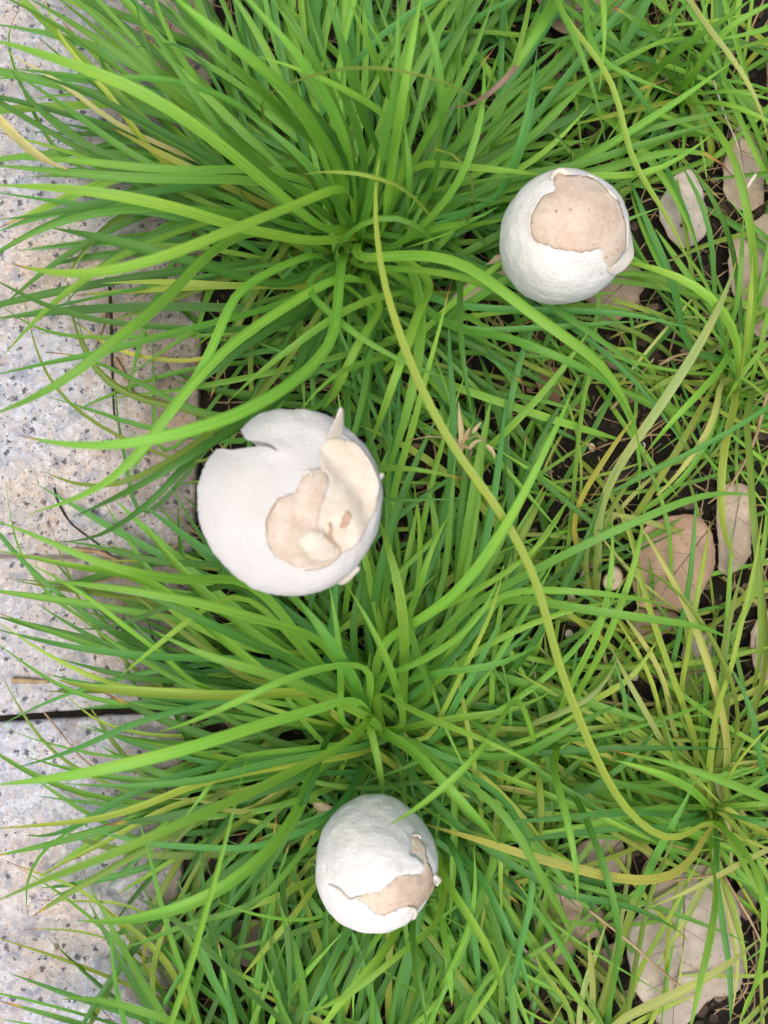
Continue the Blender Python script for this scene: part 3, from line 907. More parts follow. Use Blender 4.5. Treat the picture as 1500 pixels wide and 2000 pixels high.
L('A','p',[(620,560),(500,610),(433,627),(300,660),(200,690),(100,707),(0,731),(-20,734)],(.05,.10,.08),5.5,'g')
L('A','p',[(600,600),(480,645),(350,640),(233,633),(133,613),(67,587),(0,553),(-20,540)],(.04,.07,.065),4.5,'d')
L('A','p',[(640,790),(417,812),(300,760),(200,710),(130,690),(88,688)],(.03,.06,.04),4.5,'g',.5)
L('A','p',[(500,860),(400,850),(287,837),(200,807),(95,775)],(.05,.06,.05),4.5,'g')
L('A','p',[(655,640),(633,690),(583,740),(500,793),(433,823),(300,860),(167,873),(90,862),(35,850)],(.10,.165,.15),6.3,'b',.25)
L('A','p',[(560,760),(467,827),(367,893),(267,950),(173,997),(140,1010)],(.06,.11,.08),5.5,'d')
L('A','p',[(560,770),(383,883),(333,947),(267,1003),(200,1045),(150,1058),(118,1057)],(.05,.10,.07),5,'d')
L('A','p',[(520,760),(390,860),(300,920),(220,952),(150,948),(110,935),(86,921)],(.06,.10,.09),4,'v')
L('A','p',[(420,900),(300,880),(233,853),(160,810),(117,770),(87,727),(63,660),(48,590)],(.02,.025,.02),3,'v')
L('A','p',[(480,650),(330,655),(200,660),(100,653),(50,633),(0,595)],(.025,.03,.025),3.5,'g')
L('A','p',[(640,560),(500,557),(350,562),(233,570),(148,577)],(.03,.05,.03),5,'y',.3)
L('A','p',[(640,540),(500,560),(333,550),(200,553)],(.03,.06,.05),5,'y')
L('A','p',[(480,830),(380,800),(300,790),(233,767),(180,720),(150,650),(137,600),(130,550)],(.02,.03,.025),4,'v',.2)
L('A','p',[(460,820),(340,790),(255,770),(190,725),(158,660),(150,600)],(.02,.025,.02),3.5,'v')
L('A','p',[(420,700),(240,690),(165,640),(143,625)],(.02,.03,.02),3.5,'Y',.4)
L('A','p',[(320,900),(303,770),(298,690),(298,640)],(.02,.022,.02),3.5,'g')
L('A','p',[(300,1000),(262,1000),(247,900),(228,820),(226,740)],(.02,.02,.018),3.5,'d')
L('A','p',[(150,330),(40,160),(10,70),(25,35),(42,12)],(.03,.04,.03),3,'g',.5)
L('A','p',[(330,300),(200,130),(182,70),(190,40),(215,28),(243,27)],(.03,.035,.03),3.5,'g',.5)
L('A','p',[(470,260),(397,110),(350,85),(283,83),(235,103)],(.04,.06,.05),3.5,'d')
L('A','p',[(330,330),(220,190),(133,100),(110,60),(88,10),(80,-20)],(.03,.05,.05),4.5,'y')
L('A','p',[(560,420),(393,340),(300,293),(213,247)],(.03,.06,.05),5.5,'Y',.45)
L('A','p',[(400,240),(307,148),(250,110),(212,80)],(.02,.022,.018),5,'o',blunt=.4)
L('A','p',[(220,240),(150,178),(80,140),(10,100)],(.04,.05,.05),4,'o')
L('A','p',[(560,400),(430,320),(300,250),(200,195),(100,155),(60,140)],(.04,.07,.07),6,'d')
L('A','p',[(600,430),(430,330),(330,270),(230,215),(160,170)],(.04,.06,.055),5.5,'g')
L('A','p',[(560,560),(400,520),(300,490),(200,465),(100,445)],(.05,.085,.08),7,'d')
L('A','p',[(560,470),(470,380),(380,280),(330,200),(300,120),(270,40),(262,-20)],(.03,.06,.06),4,'d')
# --- tuft A, upward
L('A','b',[(560,1320),(590,1200),(540,900),(450,650),(330,430),(170,230),(20,60),(-100,-60)],(.04,.12,.14),6.5,'b')
L('A','b',[(740,1400),(790,1000),(850,600),(900,300),(960,30),(975,-60)],(.05,.12,.13),6,'b')
L('A','b',[(620,1350),(720,1000),(800,650),(840,350),(835,0),(830,-60)],(.05,.13,.15),6.5,'g')
L('A','b',[(840,1400),(900,1200),(905,950),(880,780),(860,690)],(.03,.08,.08),5,'b')
L('A','b',[(980,1200),(1060,1000),(1090,750),(1090,520),(1060,300),(1000,120),(960,-20)],(.04,.12,.13),5.5,'g')
L('A','b',[(850,1100),(1000,800),(1150,550),(1280,300),(1380,50),(1400,-40)],(.04,.08,.10),5.5,'g')
L('A','b',[(850,1000),(950,650),(1020,400),(1090,150),(1120,20)],(.05,.07,.07),4.5,'g')
L('A','b',[(900,900),(770,680),(600,560),(300,420),(120,350),(10,330)],(.07,.12,.13),5,'b')
L('A','b',[(560,1320),(400,1080),(230,880),(0,700),(-100,640)],(.05,.10,.10),6,'g')
L('A','b',[(480,1200),(410,970),(300,720),(150,550),(0,400)],(.05,.09,.10),5,'b')
L('A','b',[(600,1100),(480,850),(350,680),(150,500),(-20,300)],(.05,.09,.10),7.5,'d')
L('A','b',[(600,1200),(650,1000),(560,650),(450,450),(330,200),(300,0)],(.05,.11,.13),5.5,'g')
L('A','b',[(760,1000),(640,700),(560,420),(480,200),(430,0),(400,-60)],(.05,.12,.14),7,'g')
L('A','b',[(850,800),(760,500),(660,250),(560,50),(530,-30)],(.06,.12,.14),6.5,'b')
L('A','b',[(900,640),(800,370),(700,200),(590,20)],(.06,.10,.11),5,'b')
L('A','b',[(600,1100),(420,500),(300,300),(200,130),(80,-20)],(.05,.10,.12),6,'g')
L('A','b',[(0,640),(200,490),(500,400),(700,390),(1000,440),(1250,540),(1400,650),(1500,800)],(.10,.15,.12),2.2,'v')
L('A','b',[(1255,1300),(1280,1150),(1265,1000),(1200,890),(1100,848),(1030,860),(970,882)],(.06,.10,.09),3,'v',.6)
L('A','b',[(1060,1350),(980,1210),(850,1090),(680,1020),(500,1000),(380,1000),(280,1020)],(.05,.11,.10),3.5,'y')
L('A','b',[(450,1480),(560,1350),(680,1270),(800,1250),(900,1280),(1010,1380),(1080,1450)],(.04,.08,.05),4,'g')
L('A','b',[(780,1470),(1000,1300),(1150,1130),(1250,950),(1330,650),(1340,400),(1330,300)],(.04,.10,.10),5,'b')
L('A','b',[(920,970),(1200,980),(1500,1000),(1700,1030)],(.05,.08,.07),5.5,'b')
L('A','b',[(960,1150),(1150,1160),(1450,1180)],(.04,.06,.06),5.5,'d')
L('A','b',[(1000,1130),(1300,1070),(1500,1040),(1700,1000)],(.04,.07,.07),5,'b')
L('A','b',[(1000,1000),(1200,830),(1350,680),(1500,560),(1750,350)],(.04,.07,.08),6,'g')
L('A','b',[(1000,1350),(1250,1310),(1080,1395),(885,1450)],(.06,.09,.09),5,'b')
L('A','b',[(900,1400),(1150,1330),(1300,1290),(1420,1210)],(.04,.06,.06),5,'g')
L('T','p',[(1110,-40),(1075,20),(1045,75),(1008,130),(970,172)],(.08,.12,.10),8.5,'b',blunt=.55)
L('T','p',[(1075,20),(1008,132),(975,168),(950,190),(930,205),(905,209),(875,212)],(.06,.119,.085),3.6,'s')
# --- right of A, low and crossing
L('A','p',[(640,520),(593,557),(650,617),(707,663),(767,697),(833,727),(888,743)],(.06,.10,.09),4.5,'g')
L('A','p',[(840,545),(817,610),(790,690),(770,740),(750,800),(727,860),(718,880)],(.05,.10,.06),6,'b')
L('A','p',[(800,520),(823,610),(817,700),(800,783),(777,867),(757,920),(752,960)],(.05,.09,.05),6.5,'b')
L('B','p',[(765,1000),(772,940),(800,860),(833,730),(860,640),(877,560),(881,548)],(.05,.08,.08),5,'b',.35)
L('A','p',[(890,520),(897,633),(907,733),(927,830)],(.06,.10,.09),4.5,'d')
L('B','p',[(768,980),(769,900),(777,800),(780,717)],(.04,.06,.06),6,'u')
L('B','p',[(870,1000),(880,900),(887,800),(877,700),(877,610)],(.03,.05,.05),6,'u')
L('A','p',[(747,597),(717,643),(683,700),(660,760),(630,800)],(.04,.07,.03),6,'b')
L('A4','p',[(757,697),(700,713),(650,733),(610,767),(588,799)],(.09,.140,.146),5,'b')
L('A','p',[(687,520),(800,527),(900,540),(1000,580),(1083,650),(1150,700),(1200,743),(1225,790),(1245,840),(1253,910)],(.06,.11,.08),5.5,'b')
L('A','p',[(700,507),(800,497),(900,510),(972,560),(1050,620),(1115,665),(1180,710),(1213,767),(1233,800),(1245,843)],(.07,.115,.09),6.3,'b')
L('A','p',[(880,640),(1000,660),(1067,690),(1133,713),(1187,747),(1215,770)],(.05,.09,.07),5.5,'g')
L('A','p',[(850,590),(1000,605),(1133,608),(1233,613),(1300,630),(1367,647)],(.04,.05,.05),5.5,'u')
L('A','p',[(880,640),(1000,643),(1133,637),(1247,627)],(.04,.045,.045),5,'u')
L('F','p',[(1445,760),(1440,713),(1443,687),(1433,643),(1400,590),(1367,563),(1300,530),(1227,513),(1180,500)],(.03,.07,.05),6.5,'b')
L('B','p',[(690,960),(742,915),(800,914),(867,926),(918,938)],(.07,.11,.10),5,'b',.4)
L('B','p',[(690,990),(755,977),(833,977),(910,973)],(.06,.08,.08),4.5,'u')
L('G','p',[(1360,1603),(1353,1630),(1333,1643),(1300,1642),(1267,1623),(1233,1593),(1200,1550),(1150,1450),(1097,1317),(1073,1233),(1057,1160),(1033,1100),(977,997),(927,933),(883,873),(843,800),(807,727),(777,643),(750,560),(740,500),(732,420),(733,350),(752,250)],(.055,.118,.10),5.2,'y')
L('G','p',[(1370,1633),(1363,1667),(1340,1697),(1300,1717),(1233,1720),(1150,1703),(1067,1680),(1000,1663),(930,1637),(850,1617),(815,1605)],(.05,.075,.05),6.5,'Y')
L('M','p',[(1168,1120),(1170,1000),(1207,910),(1250,850),(1300,777),(1350,700),(1400,610),(1430,540),(1440,505)],(.02,.07,.06),6.3,'p',.2)
L('M','p',[(1118,1050),(1125,987),(1167,917),(1213,847),(1250,800)],(.02,.04,.04),5,'Y',.2)
# --- the far right corner
L('T','c',[(230,-60),(290,60),(370,240),(450,430),(510,640),(550,850)],(.12,.13,.11),6,'g')
L('T','p',[(1080,0),(1127,67),(1187,143),(1213,217),(1220,283),(1240,330),(1283,393),(1317,450),(1345,505),(1352,530)],(.08,.07,.04),5.5,'y')
L('T','c',[(530,-40),(550,120),(550,280),(530,430),(510,540)],(.11,.11,.10),5,'b')
L('T','c',[(1000,-60),(1080,80),(1200,230),(1330,390),(1430,560),(1490,720),(1510,900)],(.10,.12,.10),4.5,'p')
L('R','p',[(1580,55),(1500,62),(1430,73),(1370,83)],(.07,.09,.08),7,'b')
L('R','p',[(1600,60),(1500,85),(1430,95),(1380,108)],(.06,.08,.07),6.5,'b')
L('A','p',[(1000,345),(1100,333),(1233,290),(1333,257),(1400,240),(1433,232)],(.05,.062,.07),6.5,'g')
L('A','p',[(1000,365),(1070,348),(1143,343),(1233,313),(1300,297),(1367,290),(1400,300),(1427,330),(1433,347)],(.045,.055,.05),6.5,'b',.7)
L('A','p',[(1100,345),(1250,345),(1330,310),(1400,255)],(.05,.06,.06),5.5,'b')
L('F','p',[(1345,690),(1320,570),(1293,500),(1267,443),(1240,377),(1222,330)],(.02,.05,.05),5.5,'u')
L('E','c',[(1050,230),(900,245),(750,290),(600,380)],(.05,.07,.06),5,'b')
L('E','c',[(800,440),(950,330),(1100,200),(1300,80),(1450,-40)],(.04,.08,.10),5,'b')
L('T','c',[(450,250),(600,420),(750,470),(900,530),(985,560)],(.06,.07,.06),5,'b',.2)
L('E','c',[(950,290),(830,190),(700,100),(580,30)],(.03,.06,.06),4.5,'g',.5)
L('E','c',[(1020,610),(1200,600),(1350,640),(1480,700),(1600,760)],(.03,.06,.06),5.5,'b')
L('E','c',[(1050,560),(1250,530),(1420,560),(1550,590)],(.03,.05,.05),4,'b')
L('F','p',[(1470,600),(1473,500),(1460,417),(1443,333),(1410,257),(1390,235)],(.03,.07,.06),5.5,'b')
L('F','p',[(1400,640),(1390,467),(1377,410),(1350,353),(1323,310)],(.02,.05,.05),4,'u')
L('F','p',[(1440,560),(1430,480),(1400,400),(1373,353),(1333,310)],(.02,.05,.05),4,'d')
L('A','p',[(960,400),(1005,310),(1027,240),(1043,150),(1050,90)],(.05,.08,.08),4,'u')
L('A','p',[(960,400),(1020,300),(1043,200),(1053,120)],(.05,.08,.08),4,'u')
L('A','p',[(880,300),(1000,220),(1080,150),(1130,100)],(.04,.06,.06),5.5,'g')
L('A','p',[(950,330),(1060,250),(1130,170),(1180,130)],(.04,.06,.06),5.5,'g')
L('A','p',[(1000,340),(1083,283),(1140,217),(1157,200)],(.04,.05,.05),5,'b')
L('E','p',[(1310,275),(1260,200),(1220,150),(1190,110)],(.03,.05,.05),5,'u')
L('A','p',[(1130,317),(1107,277),(1077,257),(1063,253)],(.05,.06,.06),4,'d')
L('E','p',[(1340,160),(1345,100),(1365,50),(1390,-20)],(.03,.06,.07),4,'b')
L('E','p',[(1320,150),(1310,80),(1320,0)],(.03,.05,.06),3,'u')
L('E','p',[(1350,160),(1400,70),(1480,20),(1540,-10)],(.04,.07,.07),5.5,'b')
L('E','p',[(1330,200),(1335,180),(1338,203)],(.01,.03,.02),3,'b')
L('E','p',[(1345,160),(1385,90),(1392,20),(1390,-30)],(.03,.06,.07),3.5,'y')
L('E','p',[(1250,150),(1180,75),(1100,10),(1070,-20)],(.03,.05,.06),5,'g')
L('E','p',[(1270,120),(1200,150),(1080,170),(1020,180)],(.03,.04,.04),4.5,'y')
L('E','p',[(1240,110),(1170,65),(1150,60),(1050,90)],(.04,.05,.05),4.5,'u')
# --- middle right
L('R','p',[(1510,790),(1450,827),(1383,867),(1300,907),(1217,950),(1130,993)],(.05,.05,.03),4,'u')
L('B','p',[(900,1200),(1045,1113),(1150,1060),(1233,1023),(1300,993),(1367,967),(1433,960),(1477,968)],(.05,.09,.08),5.5,'g')
L('B','p',[(960,1170),(1067,1153),(1167,1158),(1250,1170),(1310,1183)],(.06,.08,.06),5,'b')
L('B','p',[(950,1180),(1033,1173),(1100,1183),(1200,1200),(1300,1213),(1383,1227),(1437,1253)],(.05,.085,.06),6,'g')
L('N','p',[(1090,1400),(1110,1350),(1140,1290),(1173,1227),(1187,1167),(1197,1100),(1196,1013)],(.03,.07,.07),4.5,'b')
L('N','p',[(1120,1370),(1173,1277),(1200,1213),(1227,1143),(1247,1077),(1257,1020),(1260,980)],(.03,.07,.06),5,'b')
L('G','p',[(1362,1470),(1350,1417),(1320,1340),(1290,1253),(1267,1187),(1247,1110),(1227,1033),(1215,985)],(.02,.05,.05),4.5,'y')
L('G','p',[(1422,1490),(1415,1413),(1390,1317),(1360,1227),(1333,1163),(1293,1097),(1260,1037),(1233,1000)],(.02,.06,.05),5.5,'p')
L('G','p',[(1433,1470),(1440,1400),(1430,1333),(1393,1253),(1350,1183),(1300,1133),(1253,1103),(1200,1098)],(.02,.07,.05),4,'v')
L('G','p',[(1325,1500),(1310,1480),(1267,1400),(1233,1343),(1207,1290),(1185,1250)],(.02,.045,.03),4.5,'p')
L('G','i',[(910,1370),(850,1080),(780,880),(650,690),(590,590)],(.02,.04,.03),3.5,'y')
L('G','i',[(960,1340),(900,1000),(800,800),(680,640),(600,540)],(.02,.04,.03),4,'p')
L('G','p',[(1300,1367),(1313,1300),(1327,1233),(1347,1133),(1357,1013),(1360,960)],(.02,.04,.04),4.5,'u')
L('G','p',[(1330,1380),(1347,1250),(1360,1167),(1377,1083),(1387,1017)],(.02,.05,.04),4.5,'y')
L('F','p',[(1455,800),(1463,870),(1470,1000),(1480,1083),(1487,1167),(1485,1283),(1467,1353)],(.03,.06,.02),5,'v')
L('F','p',[(1440,767),(1423,833),(1410,900),(1407,1000),(1415,1050),(1440,1100)],(.03,.05,.03),6,'y')
L('F','p',[(1440,767),(1447,717),(1460,633),(1467,567),(1470,500)],(.03,.08,.08),5,'y')
L('F','p',[(1430,680),(1410,717),(1367,767),(1317,817),(1280,860),(1258,890)],(.04,.08,.06),5,'b',.35)
L('F','p',[(1405,740),(1400,800),(1377,853),(1333,917),(1283,968)],(.03,.05,.03),5,'p',blunt=.5)
L('N','p',[(1150,720),(1230,675),(1265,690),(1285,740),(1290,765)],(.03,.04,.02),4,'b')
L('M','p',[(1160,1180),(1147,1150),(1143,1080),(1153,1040),(1165,985)],(.02,.03,.03),4.5,'v')
L('M','p',[(1180,1200),(1160,1130),(1165,1060),(1200,980),(1260,900)],(.02,.035,.03),4,'v')
L('G','p',[(1380,1540),(1395,1400),(1430,1300),(1450,1200),(1475,1100),(1490,1000)],(.02,.06,.06),4.5,'y')
L('G','p',[(1400,1500),(1420,1380),(1410,1280),(1432,1180),(1450,1110)],(.02,.04,.04),6,'v')
L('S','p',[(1490,1520),(1480,1420),(1440,1320),(1400,1265)],(.05,.06,.05),4,'u')
L('F','p',[(1410,700),(1440,600),(1447,520),(1452,420)],(.02,.05,.05),4,'g')
L('R','p',[(1540,640),(1480,690),(1430,760),(1410,800)],(.04,.05,.03),4,'b')
L('N','p',[(1100,1430),(1150,1370),(1230,1330),(1290,1240)],(.02,.04,.04),5,'y',.3)
L('N','p',[(1030,1420),(1100,1390),(1170,1350),(1210,1280)],(.03,.05,.04),5,'p')
L('B','p',[(1000,1480),(1080,1440),(1150,1400),(1210,1375)],(.05,.07,.06),6,'g')
L('G','p',[(1225,1480),(1225,1390),(1212,1310),(1195,1280)],(.02,.04,.04),5,'u')
# --- tuft B, over the kerb
L('B','g',[(1500,430),(1100,400),(750,350),(500,270),(250,150),(0,60),(-80,30)],(.07,.12,.12),6.5,'b')
L('B','g',[(1900,760),(1500,620),(1100,510),(850,470),(500,420),(220,400)],(.07,.12,.11),6.5,'b')
L('B','g',[(1900,950),(1500,780),(1200,640),(900,500),(700,440)],(.05,.09,.10),6,'d')
L('B','g',[(1180,1030),(1000,870),(800,720),(600,560),(420,430),(250,340),(150,290)],(.05,.09,.09),4.5,'b')
L('B','g',[(900,420),(500,345),(300,290),(0,230),(-80,215)],(.09,.11,.11),6.5,'b')
L('B','g',[(1600,880),(1170,860),(800,840),(400,790),(150,730),(0,690),(-50,680)],(.05,.08,.08),5,'u')
L('B','g',[(1900,1060),(1350,1080),(1000,1070),(700,1050),(500,1030),(330,980)],(.05,.09,.08),6.5,'y')
L('B','g',[(1300,1060),(700,1030),(500,940),(300,850),(200,790),(0,650),(-60,610)],(.06,.085,.09),5,'y')
L('B','g',[(1300,990),(900,990),(600,930),(350,860)],(.04,.06,.06),5,'d')
L('B','p',[(690,1360),(633,1380),(500,1417),(383,1457),(267,1487),(180,1507),(100,1520),(0,1532),(-20,1534)],(.08,.14,.13),7,'b')
L('B','p',[(720,1300),(600,1310),(500,1353),(400,1400),(340,1422),(310,1430)],(.08,.12,.11),5,'b')
L('B','p',[(750,1420),(667,1373),(583,1335),(500,1307),(400,1280),(333,1250),(297,1230)],(.05,.10,.10),6.5,'b')
L('B','p',[(600,1340),(310,1397),(233,1423),(167,1457),(100,1480),(20,1503)],(.05,.08,.07),5,'u')
L('B','p',[(480,1140),(333,1183),(267,1210),(200,1230),(143,1228)],(.05,.07,.06),5,'d')
L('B','p',[(450,1300),(283,1253),(217,1230),(167,1213),(117,1180),(67,1133),(40,1083),(22,1030),(13,960),(12,940)],(.03,.03,.03),3,'g')
L('B','p',[(330,1350),(217,1267),(180,1217),(150,1167),(133,1110),(105,1060),(95,1010)],(.02,.02,.02),3.5,'v',.55)
L('B','p',[(300,1380),(243,1300),(240,1233),(243,1160)],(.02,.02,.02),4,'d')
L('B','p',[(400,1390),(183,1367),(133,1347),(67,1310),(0,1260),(-20,1245)],(.03,.04,.04),4,'g')
L('B','p',[(320,1560),(143,1497),(100,1467),(67,1427),(33,1377),(0,1310)],(.03,.03,.03),4,'v')
L('B','p',[(250,1480),(140,1462),(50,1440),(0,1417)],(.03,.03,.03),3,'g')
L('B','p',[(330,1440),(250,1427),(200,1417),(150,1383),(123,1350)],(.02,.02,.02),3,'y')
L('B','p',[(480,1160),(367,1213),(300,1267),(235,1320)],(.07,.09,.08),4,'b')
L('B','p',[(600,1120),(417,1103),(300,1097),(250,1088),(200,1065),(120,1057)],(.03,.05,.05),5,'d')
L('B','p',[(560,1330),(500,1340),(420,1280),(330,1215),(260,1160)],(.03,.05,.05),5,'v')
# --- tuft B, up and to the right
L('B','h',[(640,1150),(560,950),(440,770),(320,600),(220,480)],(.05,.10,.10),6.5,'g')
L('B','p',[(787,1423),(780,1367),(760,1300),(727,1227),(693,1167),(675,1140)],(.04,.10,.10),5,'b')
L('B','h',[(860,1080),(870,800),(850,500),(800,280),(745,120),(715,20)],(.04,.10,.09),6.3,'b')
L('B','h',[(1030,1100),(950,850),(880,600),(800,420)],(.04,.08,.08),5,'g')
L('B','h',[(500,1250),(500,1000),(490,750),(450,550),(430,430)],(.04,.08,.08),5,'b')
L('B','p',[(743,1260),(817,1213),(900,1150),(967,1060),(1000,1010),(1040,930),(1080,850),(1120,760),(1130,735)],(.06,.12,.12),6.3,'b')
L('B','p',[(800,1227),(883,1177),(950,1140),(1010,1105),(1070,1050),(1100,1000),(1120,950)],(.06,.11,.10),5.5,'b')
L('B','p',[(713,1333),(800,1300),(883,1253),(933,1213),(957,1167),(977,1133),(985,1100)],(.05,.10,.10),6.5,'b')
L('B','p',[(833,1450),(867,1383),(917,1283),(950,1217),(977,1150),(985,1100)],(.03,.07,.08),4.5,'y')
L('B','h',[(1050,1350),(1150,1150),(1300,900),(1450,600)],(.03,.06,.06),5,'u')
L('B','p',[(727,1390),(713,1420),(667,1457),(583,1500),(500,1543),(400,1587),(300,1633),(200,1677),(100,1713),(0,1757),(-20,1765)],(.06,.155,.14),5.5,'b')
L('B','p',[(715,1390),(733,1467),(745,1520),(750,1580)],(.04,.05,.04),6,'b')
L('B','p',[(733,1350),(800,1383),(883,1420),(967,1453),(1060,1500)],(.06,.12,.12),6,'b')
L('B','p',[(750,1430),(817,1473),(873,1540),(933,1600),(975,1650)],(.05,.10,.08),6.5,'b')
L('B','p',[(800,1440),(867,1500),(933,1540),(990,1590),(1020,1640),(1050,1700),(1083,1757),(1110,1810),(1120,1845)],(.05,.10,.06),6,'g')
L('N','p',[(1010,1360),(960,1440),(910,1500),(850,1553),(793,1593),(757,1613)],(.09,.135,.112),4,'b')
L('B','p',[(800,1280),(870,1230),(930,1150),(990,1040),(1020,960)],(.05,.09,.09),5,'g')
L('B','p',[(790,1330),(880,1310),(980,1300),(1050,1260)],(.04,.07,.06),5,'g')
L('B','p',[(800,1420),(900,1400),(1000,1390),(1080,1350)],(.04,.06,.06),5,'b')
L('B','p',[(800,1200),(830,1110),(850,1050),(880,1000)],(.05,.07,.06),5,'b')
L('B','p',[(870,1120),(875,1050),(882,1000),(885,930),(890,890)],(.04,.05,.05),5,'g')
L('B','p',[(700,1340),(690,1230),(700,1150),(725,1080)],(.03,.06,.05),6,'d')
# --- down the kerb from B
L('B','p',[(640,1470),(500,1497),(420,1520),(300,1535),(200,1535),(120,1530)],(.06,.10,.10),5,'u')
L('B','p',[(660,1480),(500,1505),(383,1530),(300,1567),(217,1597),(133,1607),(0,1618),(-20,1620)],(.05,.09,.09),5,'y')
L('B','p',[(520,1480),(400,1500),(267,1543),(200,1583),(150,1613),(100,1635),(50,1632)],(.05,.08,.06),5,'u')
L('B','p',[(500,1540),(350,1567),(267,1610),(217,1640),(150,1673),(90,1700),(60,1725)],(.03,.04,.03),4.5,'y')
L('B','p',[(300,1560),(180,1600),(117,1633),(73,1673),(53,1717),(50,1760),(54,1790)],(.05,.05,.022),2.5,'g',.3)
L('B','p',[(610,1500),(597,1555),(550,1633),(500,1687),(433,1740),(370,1770),(300,1787),(233,1800),(150,1798)],(.05,.12,.09),7,'b')
L('B','p',[(640,1600),(500,1657),(400,1653),(300,1650),(217,1633),(165,1612)],(.05,.07,.07),5,'u')
L('B','p',[(560,1700),(500,1770),(350,1807),(283,1843),(230,1852)],(.06,.07,.06),4.5,'g')
L('B','p',[(450,1480),(420,1530),(390,1560),(358,1600)],(.06,.08,.07),4,'b')
L('B','p',[(480,1590),(400,1560),(340,1558),(330,1560)],(.03,.05,.05),5,'p')
L('C','p',[(390,2000),(370,1930),(345,1860),(322,1790),(303,1710),(285,1640),(262,1575)],(.03,.05,.06),5.5,'g')
L('C','p',[(325,2030),(333,2000),(367,1900),(400,1783),(433,1673),(450,1600),(470,1530),(482,1480)],(.08,.14,.13),4.5,'b')
L('C','p',[(350,2030),(300,1950),(250,1870),(220,1810),(190,1760),(170,1720)],(.03,.05,.05),5.5,'g')
L('C','p',[(330,2030),(260,1917),(220,1850),(200,1810),(173,1760)],(.03,.04,.04),5,'d')
L('C','p',[(400,2020),(333,1995),(267,1970),(200,1955),(150,1948),(123,1952)],(.05,.07,.05),5.5,'g')
L('C','p',[(260,2030),(133,1993),(67,1973),(30,1963),(0,1955)],(.03,.03,.03),4.5,'g',.6)
L('C','p',[(250,2040),(120,2010),(0,1990)],(.03,.035,.03),4.5,'g')
L('C','p',[(470,2010),(417,1917),(390,1833),(367,1773),(347,1717)],(.04,.06,.06),5,'u')
L('Q','p',[(560,2000),(500,1950),(433,1880),(367,1810),(300,1770),(265,1750)],(.05,.08,.07),6,'d')
L('C','p',[(340,1900),(300,1850),(250,1810),(200,1770)],(.03,.04,.03),5,'y')
L('C','p',[(380,1960),(340,1830),(310,1800),(270,1770),(217,1760),(117,1760),(73,1757)],(.02,.02,.018),2.2,'y',.6)
L('C','p',[(330,1900),(207,1830),(150,1817),(83,1813),(47,1815)],(.02,.02,.018),2,'v',.5)
L('C','p',[(240,1810),(150,1730),(83,1710),(43,1695),(3,1678)],(.02,.02,.02),4,'y',.8)
L('C','p',[(330,1830),(300,1800),(270,1860),(290,1920),(350,1940)],(.02,.03,.02),3,'Y',.6)
L('Q','p',[(500,2040),(440,1900),(410,1800),(395,1720),(390,1640)],(.03,.05,.05),5,'d')
L('Q','p',[(480,2030),(440,1960),(380,1850),(330,1780)],(.03,.05,.05),5,'g')
# --- below the bulging mushroom
L('D','p',[(810,1750),(803,1800),(810,1883),(827,1967),(838,2020)],(.045,.09,.09),6,'g')
L('D','p',[(850,1680),(867,1717),(900,1767),(933,1817),(960,1867),(977,1917),(980,1960)],(.05,.08,.05),6,'b',.35)
L('W','p',[(840,2000),(867,1917),(900,1850),(923,1783),(930,1700),(925,1650)],(.03,.07,.07),5.5,'b')
L('D','p',[(860,1800),(793,1850),(717,1917),(650,1960),(590,1980)],(.05,.08,.06),5,'b')
L('D','p',[(790,1790),(773,1823),(733,1883),(683,1933),(633,2000),(610,2040)],(.04,.07,.06),6,'b')
L('D','p',[(700,1780),(680,1817),(647,1883),(617,1950),(590,2000),(575,2040)],(.04,.06,.06),6,'u')
L('D','p',[(660,1790),(653,1817),(600,1893),(573,1943),(540,2000)],(.04,.05,.05),5,'b')
L('D','p',[(730,1800),(707,1867),(667,1933),(660,2000),(660,2040)],(.04,.05,.04),5,'d')
L('D','p',[(700,1820),(673,1900),(643,1943),(600,1990)],(.04,.045,.04),4.5,'g')
L('D','p',[(557,1667),(557,1767),(563,1833),(567,1917),(563,2000)],(.04,.06,.05),4.5,'d')
L('D','p',[(650,1780),(600,1797),(533,1793),(500,1787),(450,1775),(420,1760)],(.04,.07,.07),5,'b')
L('D','p',[(620,1710),(550,1750),(500,1767),(430,1790),(380,1800)],(.03,.05,.05),5,'y')
L('D','p',[(640,1690),(593,1767),(533,1833),(500,1877),(470,1910)],(.03,.05,.04),5,'y')
L('D','p',[(980,1640),(977,1673),(980,1800)],(.04,.05,.03),3.5,'y')
L('D','p',[(863,1793),(877,1883),(883,1967)],(.04,.06,.05),5,'b',.3)
L('D','p',[(920,1680),(960,1750),(1000,1833),(1020,1883),(1037,1957)],(.04,.06,.05),5,'u')
L('W','p',[(780,2040),(830,1950),(880,1860),(940,1780),(960,1740)],(.03,.05,.05),5,'g')
L('W','p',[(730,2040),(725,1970),(728,1905)],(.03,.05,.06),5.5,'g')
L('W','p',[(880,2040),(950,1950),(990,1880),(1010,1830)],(.03,.05,.05),5,'b')
L('W','p',[(760,2040),(770,1950),(790,1870),(800,1820)],(.03,.045,.05),4.5,'d')
L('W','p',[(900,2040),(920,1960),(960,1900),(1000,1870)],(.03,.05,.05),5,'g')
L('D','p',[(880,1640),(910,1720),(925,1830),(935,1900),(937,1975)],(.04,.05,.04),5,'u')
L('D','p',[(760,1800),(720,1850),(690,1900),(690,1990)],(.03,.04,.04),5,'b')
L('Q','p',[(520,2040),(545,1960),(600,1900),(640,1850),(670,1820)],(.03,.05,.05),5,'b')
L('Q','p',[(570,2050),(560,1960),(530,1860),(525,1800)],(.03,.05,.05),5,'d')
L('Q','p',[(600,2060),(560,2000),(530,1920),(510,1860)],(.03,.06,.06),5.5,'g')
